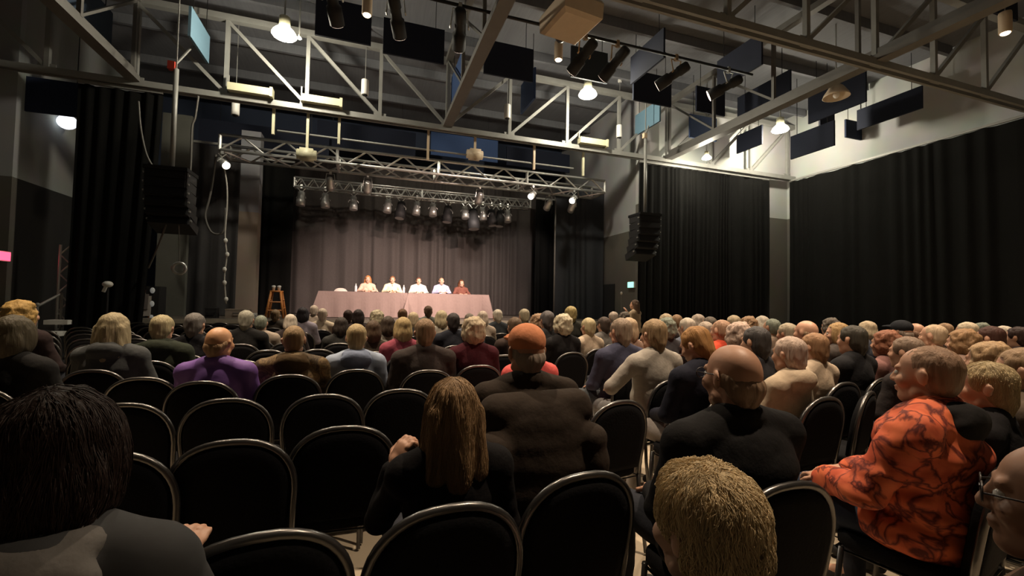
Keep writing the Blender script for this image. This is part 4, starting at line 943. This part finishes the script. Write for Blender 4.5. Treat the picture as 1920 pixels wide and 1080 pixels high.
# ------------------------------------------------------------------ the audience
# --- nearest people
o, B = spec(1323, 888, .76, 6, 'with tousled blond hair, nearest the camera', 'boy', (.56, .43, .25), (.04, .045, .05), SK3, strand=(3400, .055, 3, .007, .75), vox=.0095, smin=.82, lean=4)
o, B = spec(112, 735, .75, -4, 'with dark brown hair at the lower left corner', 'bob', (.018, .009, .006), (.05, .052, .055), arms='right_read', strand=(2200, .09, 5, .002), vox=.0095, hood=True, key='f', hy=8, hoodcol=(.16, .15, .14), topm=mat('grey_two_tone_jacket', (.035, .036, .038), .8, 0, 4, .5, .3))
spec(2000, 842, .76, 14, 'with spectacles cut off at the right edge', 'fringe', (.16, .1, .07), (.1, .06, .04), (.3, .16, .1), glasses=True, vox=.0095, hy=12)
o, B = spec(850, 712, 1.42, 2, 'with long light-brown hair and hand at her face', 'long', (.26, .165, .085), (.008, .007, .0075), SK1, arms='left_up', strand=(2600, .2, 9, .002), vox=.0075, key='f', smin=.86, hy=4, chair_=False)
chair_px(845, 948, 4, 'black stacking chair of the long-haired woman with raised hand')
spec(1375, 646, 1.52, 0, 'bald with spectacles and black jacket, near centre right', 'fringe', (.3, .2, .13), (.012, .0115, .012), SK1, glasses=True, hy=2, wide=1.4, collar=True, vox=.0095)
spec(1740, 650, 1.72, 13, 'in orange camouflage jacket', 'thin', (.3, .19, .125), (.6, .1, .02), SK1, topm=camo('orange_camouflage', (.55, .085, .03), (.75, .16, .055), (.2, .09, .07), 6), hoodcol=(.012, .011, .011), hy=0, wide=1.35, arms='puffy', puff=.014, fold=.016, trousers=(.035, .045, .07), vox=.0095, collar=True, smin=.92)
spec(1848, 688, 1.78, 16, 'with pale blond hair behind the orange jacket', 'short', (.42, .33, .19), (.013, .012, .013), hy=10, strand=(1500, .05, 6, .001), wide=1.1)
spec(1916, 655, 1.95, 18, 'with sandy hair cut off at the right edge', 'short', (.3, .2, .12), (.1, .075, .055))
spec(988, 613, 2.05, 2, 'in orange cap and dark brown jacket', 'cap', (.66, .26, .13), (.033, .024, .018), SK2, wide=1.22, fold=.012, collar=True, vox=.0095)
o = PEOPLE[-1][0]; dc = empty('draped_coat', o.location, o.rotation_euler.z); m = SB(); m.ell((0, -.26, .66), (.275, .09, .33)); m.cap((-.18, -.2, .93), (.18, -.2, .93), .085, .085); m.cap((-.22, -.27, .8), (-.25, -.28, .42), .08, .07); m.cap((.22, -.27, .8), (.25, -.28, .42), .08, .07)
ob('coat_body', remesh(m, .011, 0, 'coat_body', lambda p: .007 * noise.noise(Vector((p.x * 3, p.y * 3, p.z * 16)))), fabric((.033, .024, .018)), dc)
tag(dc, 'dark brown coat draped over the chair of the man in orange cap', 'coat')
spec(995, 622, 3.15, 2, 'in coral top hidden behind the orange cap', 'short', (.2, .12, .07), (.75, .13, .12), key='f', wide=1.0)
# --- fourth row and the left block
R4 = 'fourth row'
spec(412, 613, 2.92, -6, 'bald in purple jacket', 'fringe', (.35, .22, .12), (.085, .04, .15), (.62, .33, .17), wide=1.1, hy=-14, collar=True, topm=mat('purple_jacket', (.17, .08, .32), .7, 0, 5, .5, .3))
spec(552, 611, 3.2, 2, 'in brown camouflage jacket with big collar', 'thin', (.28, .19, .1), (.1, .06, .03), SK1, wide=1.2, hood=True, collar=True, topm=camo('brown_camouflage', (.075, .05, .02), (.2, .13, .05), (.5, .4, .3), 9), hoodcol=(.07, .045, .022), fold=.012)
spec(669, 609, 3.34, 2, 'in light blue hoodie', 'short', (.42, .32, .17), (.2, .24, .31), hoodcol=(.2, .24, .34), fold=.01, topm=mat('light_blue_hoodie', (.33, .39, .5), .9, 0, 5, .4, .3))
spec(797, 599, 3.52, 2, 'in dark grey-brown jacket', 'short', (.26, .17, .1), (.05, .04, .037), wide=1.15, collar=True)
spec(888, 597, 3.75, 2, 'in maroon sweater with white hair', 'curly', (.47, .38, .26), (.06, .012, .018), key='f', wide=1.1)
spec(756, 596, 4.35, 6, 'in magenta top and olive coat', 'bob', (.42, .31, .15), (.3, .07, .1), key='f')
spec(215, 588, 3.25, -4, 'with long grey-brown hair in slate jacket', 'long', (.3, .25, .15), (.065, .07, .072), key='f', wide=1.15, hood=True)
spec(305, 592, 3.5, 0, 'with grey crop and dark green coat', 'short', (.34, .29, .17), (.028, .034, .024), hood=True)
spec(366, 588, 3.95, -4, 'with dark grey hair and black coat', 'short', (.14, .13, .12), (.012, .012, .014))
spec(28, 593, 2.6, -8, 'with olive-brown hair at the left edge', 'bob', (.06, .05, .03), (.012, .012, .012), key='f')
spec(43, 566, 3.9, -10, 'with golden hair before the left stage steps', 'curly', (.42, .27, .09), (.03, .02, .02), key='f', hy=-20)
spec(462, 583, 5.1, 0, 'with grey hair and black coat near the pilaster', 'short', (.26, .25, .2), (.012, .012, .012))
# --- right of the aisle, mid distance
spec(1164, 598, 3.75, 4, 'in blue-grey sweater with knee in the aisle', 'short', (.24, .18, .13), (.05, .052, .085), legs='cross', trousers=(.06, .065, .07))
spec(1226, 600, 3.45, 5, 'in pale grey sweater beside the aisle', 'short', (.29, .2, .11), (.34, .31, .27), trousers=(.25, .25, .25), arms='out')
spec(1296, 616, 2.85, 6, 'with ginger hair looking down in navy jacket', 'short', (.33, .17, .06), (.012, .013, .022), hp=22, hy=14, trousers=(.3, .27, .25), wide=1.1)
spec(1352, 600, 4.4, 6, 'in red-orange shirt', 'thin', (.33, .2, .13), (.55, .07, .035))
spec(1383, 607, 3.7, 6, 'with pinkish grey hair left of the dark-haired neighbour', 'curly', (.42, .31, .25), (.3, .22, .17), key='f')
spec(1417, 614, 3.3, 6, 'with charcoal hair behind the bald man', 'short', (.06, .055, .055), (.03, .03, .035))
spec(1480, 633, 2.85, 6, 'with pinkish white hair in cream top', 'short', (.5, .38, .31), (.5, .4, .29), key='f', hood=True)
spec(1526, 626, 3.1, 6, 'with brown hair in cream sweater', 'short', (.3, .17, .09), (.48, .38, .28))
spec(1476, 607, 4.6, 5, 'with grey hair above the cream pair', 'short', (.33, .28, .2), (.05, .045, .04))
spec(1512, 601, 4.4, 6, 'bald above the cream pair', 'fringe', (.3, .2, .12), (.06, .05, .05))
spec(1598, 612, 3.55, 6, 'with dark hair and black jacket, right middle', 'short', (.05, .045, .035), (.014, .014, .016), wide=1.1)
spec(1570, 606, 4.3, 6, 'with blond hair seen in profile, right middle', 'bob', (.34, .22, .1), (.06, .05, .045), key='f', hy=35)
spec(1660, 622, 3.7, 6, 'with reddish brown curls in mauve top', 'curly', (.22, .09, .05), (.2, .1, .09), key='f')
spec(1700, 633, 3.4, 6, 'with grey-brown hair left of the orange jacket', 'short', (.2, .14, .1), (.03, .025, .025))
spec(1690, 603, 4.8, 6, 'in dark cap on the right', 'cap', (.018, .02, .024), (.02, .02, .02))
spec(1716, 606, 5.3, 6, 'bald beside the dark cap', 'fringe', (.3, .18, .12), (.1, .07, .06))
spec(1750, 609, 4.2, 6, 'with white crown above the orange jacket', 'thin', (.48, .36, .24), (.4, .32, .25))
spec(1812, 605, 5.2, 6, 'with white hair far right', 'short', (.55, .46, .33), (.35, .25, .2))
spec(1804, 620, 3.9, 6, 'with brown curls far right', 'curly', (.27, .16, .08), (.3, .2, .16), key='f')
spec(1856, 613, 4.1, 6, 'with dark brown hair far right', 'short', (.06, .025, .018), (.25, .17, .13))
spec(1852, 645, 2.75, 6, 'with sandy curls far right', 'curly', (.36, .24, .13), (.36, .24, .18), key='f')
spec(1908, 614, 4.6, 7, 'with black hair at the far right edge', 'short', (.03, .015, .012), (.03, .02, .02))
# --- front centre
spec(1055, 591, 4.9, 6, 'with fluffy white hair and black coat', 'curly', (.52, .46, .33), (.016, .015, .016), key='f')
spec(1103, 597, 5.3, 8, 'with pale blond hair in cream cardigan', 'short', (.5, .42, .25), (.5, .4, .3), key='f')
spec(1132, 595, 6.0, 8, 'with dark hair in grey top, centre', 'short', (.08, .06, .05), (.16, .15, .14))
spec(1178, 597, 4.6, 10, 'with fair hair behind the blue-grey sweater', 'bob', (.42, .31, .2), (.3, .2, .15), key='f')
spec(1026, 584, 5.2, 4, 'with dark grey hair in charcoal coat', 'short', (.11, .1, .1), (.04, .042, .045))
spec(1070, 575, 6.8, 6, 'with upright posture and golden hair', 'short', (.38, .3, .13), (.03, .03, .025))
spec(983, 580, 7.2, 4, 'with grey hair right of the panel table', 'short', (.3, .26, .18), (.07, .06, .05))
spec(933, 581, 7.6, 2, 'with white hair at the right table corner', 'short', (.44, .4, .33), (.03, .035, .04))
spec(965, 596, 5.0, 4, 'with brown hair beside the orange cap', 'short', (.12, .08, .05), (.05, .035, .03))
spec(850, 588, 5.4, 0, 'with dark hair in black coat before the table', 'short', (.035, .03, .03), (.02, .022, .03))
spec(828, 583, 6.2, 0, 'with fair hair in pale top before the table', 'bob', (.4, .34, .22), (.35, .32, .27), key='f')
spec(803, 574, 8.8, 0, 'with brown crop before the table seam', 'short', (.09, .055, .035), (.16, .17, .15))
spec(755, 580, 7.4, 0, 'with brown hair left of the table seam', 'short', (.13, .07, .035), (.2, .16, .1))
spec(728, 594, 5.1, 0, 'with dark brown hair left of the magenta top', 'bob', (.05, .035, .025), (.3, .28, .24), key='f')
spec(707, 583, 6.4, 0, 'with pale grey hair in patterned scarf', 'curly', (.36, .32, .22), (.32, .3, .24), key='f')
spec(672, 581, 6.8, 0, 'with black hair before the left table', 'bob', (.02, .012, .012), (.03, .02, .02), key='f')
spec(653, 582, 7.4, 0, 'with dark brown hair before the left table', 'short', (.035, .018, .014), (.05, .03, .025))
spec(605, 579, 7.6, 0, 'with white hair in cream top, front left', 'short', (.5, .42, .34), (.55, .47, .36), key='f')
spec(589, 573, 9.0, 0, 'with snowy hair at the left table corner', 'short', (.5, .42, .35), (.45, .38, .32))
spec(568, 577, 7.0, 0, 'with black hair in lilac top', 'bob', (.012, .01, .014), (.25, .23, .28), key='f')
spec(517, 581, 7.8, 0, 'with brown hair below the wooden stool', 'short', (.13, .09, .05), (.03, .025, .02))
spec(640, 598, 5.4, 0, 'with dark hair left of the light blue hoodie', 'bob', (.03, .022, .018), (.03, .03, .028), key='f')
spec(700, 602, 4.9, 0, 'with brown bob right of the light blue hoodie', 'bob', (.08, .05, .03), (.05, .04, .03), key='f')
# --- far rows on the right
WHO = ('with grey hair left of the standing speaker', 'with dark hair just below the standing speaker', 'with blond hair right of the standing speaker', 'with thin brown hair far behind the pale grey sweater', 'with white hair behind the ginger man', 'with greenish grey curls behind the pale grey sweater', 'with grey bob far behind the ginger man', 'with thin dark hair left of the red-orange shirt', 'with blond hair far behind the red-orange shirt', 'with brown curls above the pinkish grey head', 'with white bob above the charcoal-haired man', 'with thin greenish hair left of the corner pillar', 'with grey hair between ginger man and red-orange shirt', 'with dark curls above the profile woman', 'with blond bob left of the dark cap', 'with thin brown hair above the white crown', 'with white hair behind the dark-haired one at far right', 'with greenish curls between white and dark heads', 'with grey bob above the maroon sweater', 'with thin dark hair above the maroon sweater', 'with blond hair below the table seam', 'with brown curls left of the charcoal coat', 'with white bob right of the wooden stool', 'with thin greenish hair below the pilaster')
far_cols = (((.4, .33, .27), 'grey'), ((.12, .1, .08), 'dark'), ((.45, .36, .24), 'blond'), ((.3, .19, .11), 'brown'), ((.5, .44, .36), 'white'), ((.17, .19, .15), 'greenish grey'))
tops = ((.05, .05, .055), (.22, .16, .12), (.04, .03, .03), (.3, .25, .2), (.09, .1, .13))
for k, (x, y, d) in enumerate(((1150, 585, 8.2), (1170, 586, 8.6), (1248, 589, 6.2), (1268, 590, 6.8), (1288, 597, 5.2), (1248, 598, 5.1), (1308, 590, 6.6), (1330, 594, 5.6), (1375, 592, 6.4), (1402, 595, 5.8), (1428, 593, 6.6), (1447, 598, 5.4), (1322, 604, 5.2), (1556, 598, 6.0), (1625, 603, 5.4), (1770, 606, 6.2), (1880, 612, 5.6), (1838, 607, 6.4), (905, 584, 7.0), (880, 588, 6.4), (775, 586, 6.6), (1008, 590, 6.0), (545, 590, 6.0), (490, 592, 5.8))):
    c = far_cols[k % 6][0]
    spec(x, y, d, 5 if x > 1140 else 2, WHO[k], ('short', 'curly', 'bob', 'thin')[k % 4], c, tops[k % 5], key='f' if k % 4 in (1, 2) else 'm')

# standing speaker at the right wall
o, B = spec(1190, 563, 9.6, 30, 'standing in beige top by the right stage wall', 'long', (.09, .055, .035), (.36, .28, .19), key='f', arms='mic', standing=True, lean=0, chair_=False, hy=25)
# ------------------------------------------------------------------ empty chairs
ORD = ('first', 'second', 'third', 'fourth', 'fifth', 'sixth', 'seventh', 'eighth', 'ninth', 'tenth', 'eleventh', 'twelfth', 'thirteenth', 'fourteenth')
EMPTY = ((480, 1003, 8, 'empty black chair at the bottom edge, left of the long-haired woman'), (1095, 888, 6, 'empty black chair between the long-haired woman and the blond head'),
 (435, 826, 0, 'empty black chair below the purple jacket, second row'), (645, 800, 0, 'empty black chair at the left hand of the long-haired woman'), (188, 850, 0, 'empty black chair beside the dark-haired head, second row'), (1165, 752, 10, 'empty black chair touching the left shoulder of the bald man'),
 (425, 748, 0, 'empty black chair in third row below the purple jacket'), (608, 740, 0, 'empty black chair in third row below the brown camouflage'), (752, 730, 0, 'empty black chair in third row left of the long-haired woman'), (228, 757, -2, 'empty black chair in third row above the dark-haired head'), (60, 718, -4, 'empty black chair in third row behind the dark-haired head'),
 (265, 708, -2, 'empty black chair in fourth row left of the purple jacket'), (130, 690, -4, 'empty black chair in fourth row below the slate jacket'), (20, 688, -6, 'empty black chair in fourth row at the left edge'),
 (1528, 740, 18, 'empty black chair left of the orange jacket, front'), (1632, 735, 22, 'empty black chair against the orange sleeve'), (1500, 704, 16, 'empty black chair below the cream pair'), (1578, 694, 18, 'empty black chair right below the cream sweater'), (1650, 692, 20, 'empty black chair below the mauve top'), (1098, 642, 6, 'empty black chair standing alone at the aisle'), (1300, 710, 14, 'empty black chair left of the bald head'), (1900, 805, 26, 'empty black chair at the right edge behind the orange jacket'))
for (x, y, h, lb) in EMPTY: chair_px(x, y, h, lb)
for r in range(4, 13):                                          # the rows of the left block, seen between the heads
    Y = 4.42 + .77 * (r - 4); n = 0
    for c in range(15):
        x = -4.9 + .06 * r + .46 * c
        if x > 1.4 or x < -4.9: continue
        if any((x - a) ** 2 + (Y - b) ** 2 < .43 ** 2 for a, b in CHAIRS): continue
        chair(x, Y, 0, 'empty black chair, %s from the left in the %s row from the camera' % (ORD[c], ORD[r]))
for r in range(0, 6):                                           # gaps in the right block
    for c in range(8):
        x = 3.4 + .47 * c - .16 * r; Y = 4.3 + .8 * r - .13 * c
        if any((x - a) ** 2 + (Y - b) ** 2 < .47 ** 2 for a, b in CHAIRS): continue
        chair(x, Y, .1, 'empty black chair, %s from the aisle in the %s right-hand row' % (ORD[c], ORD[r]))
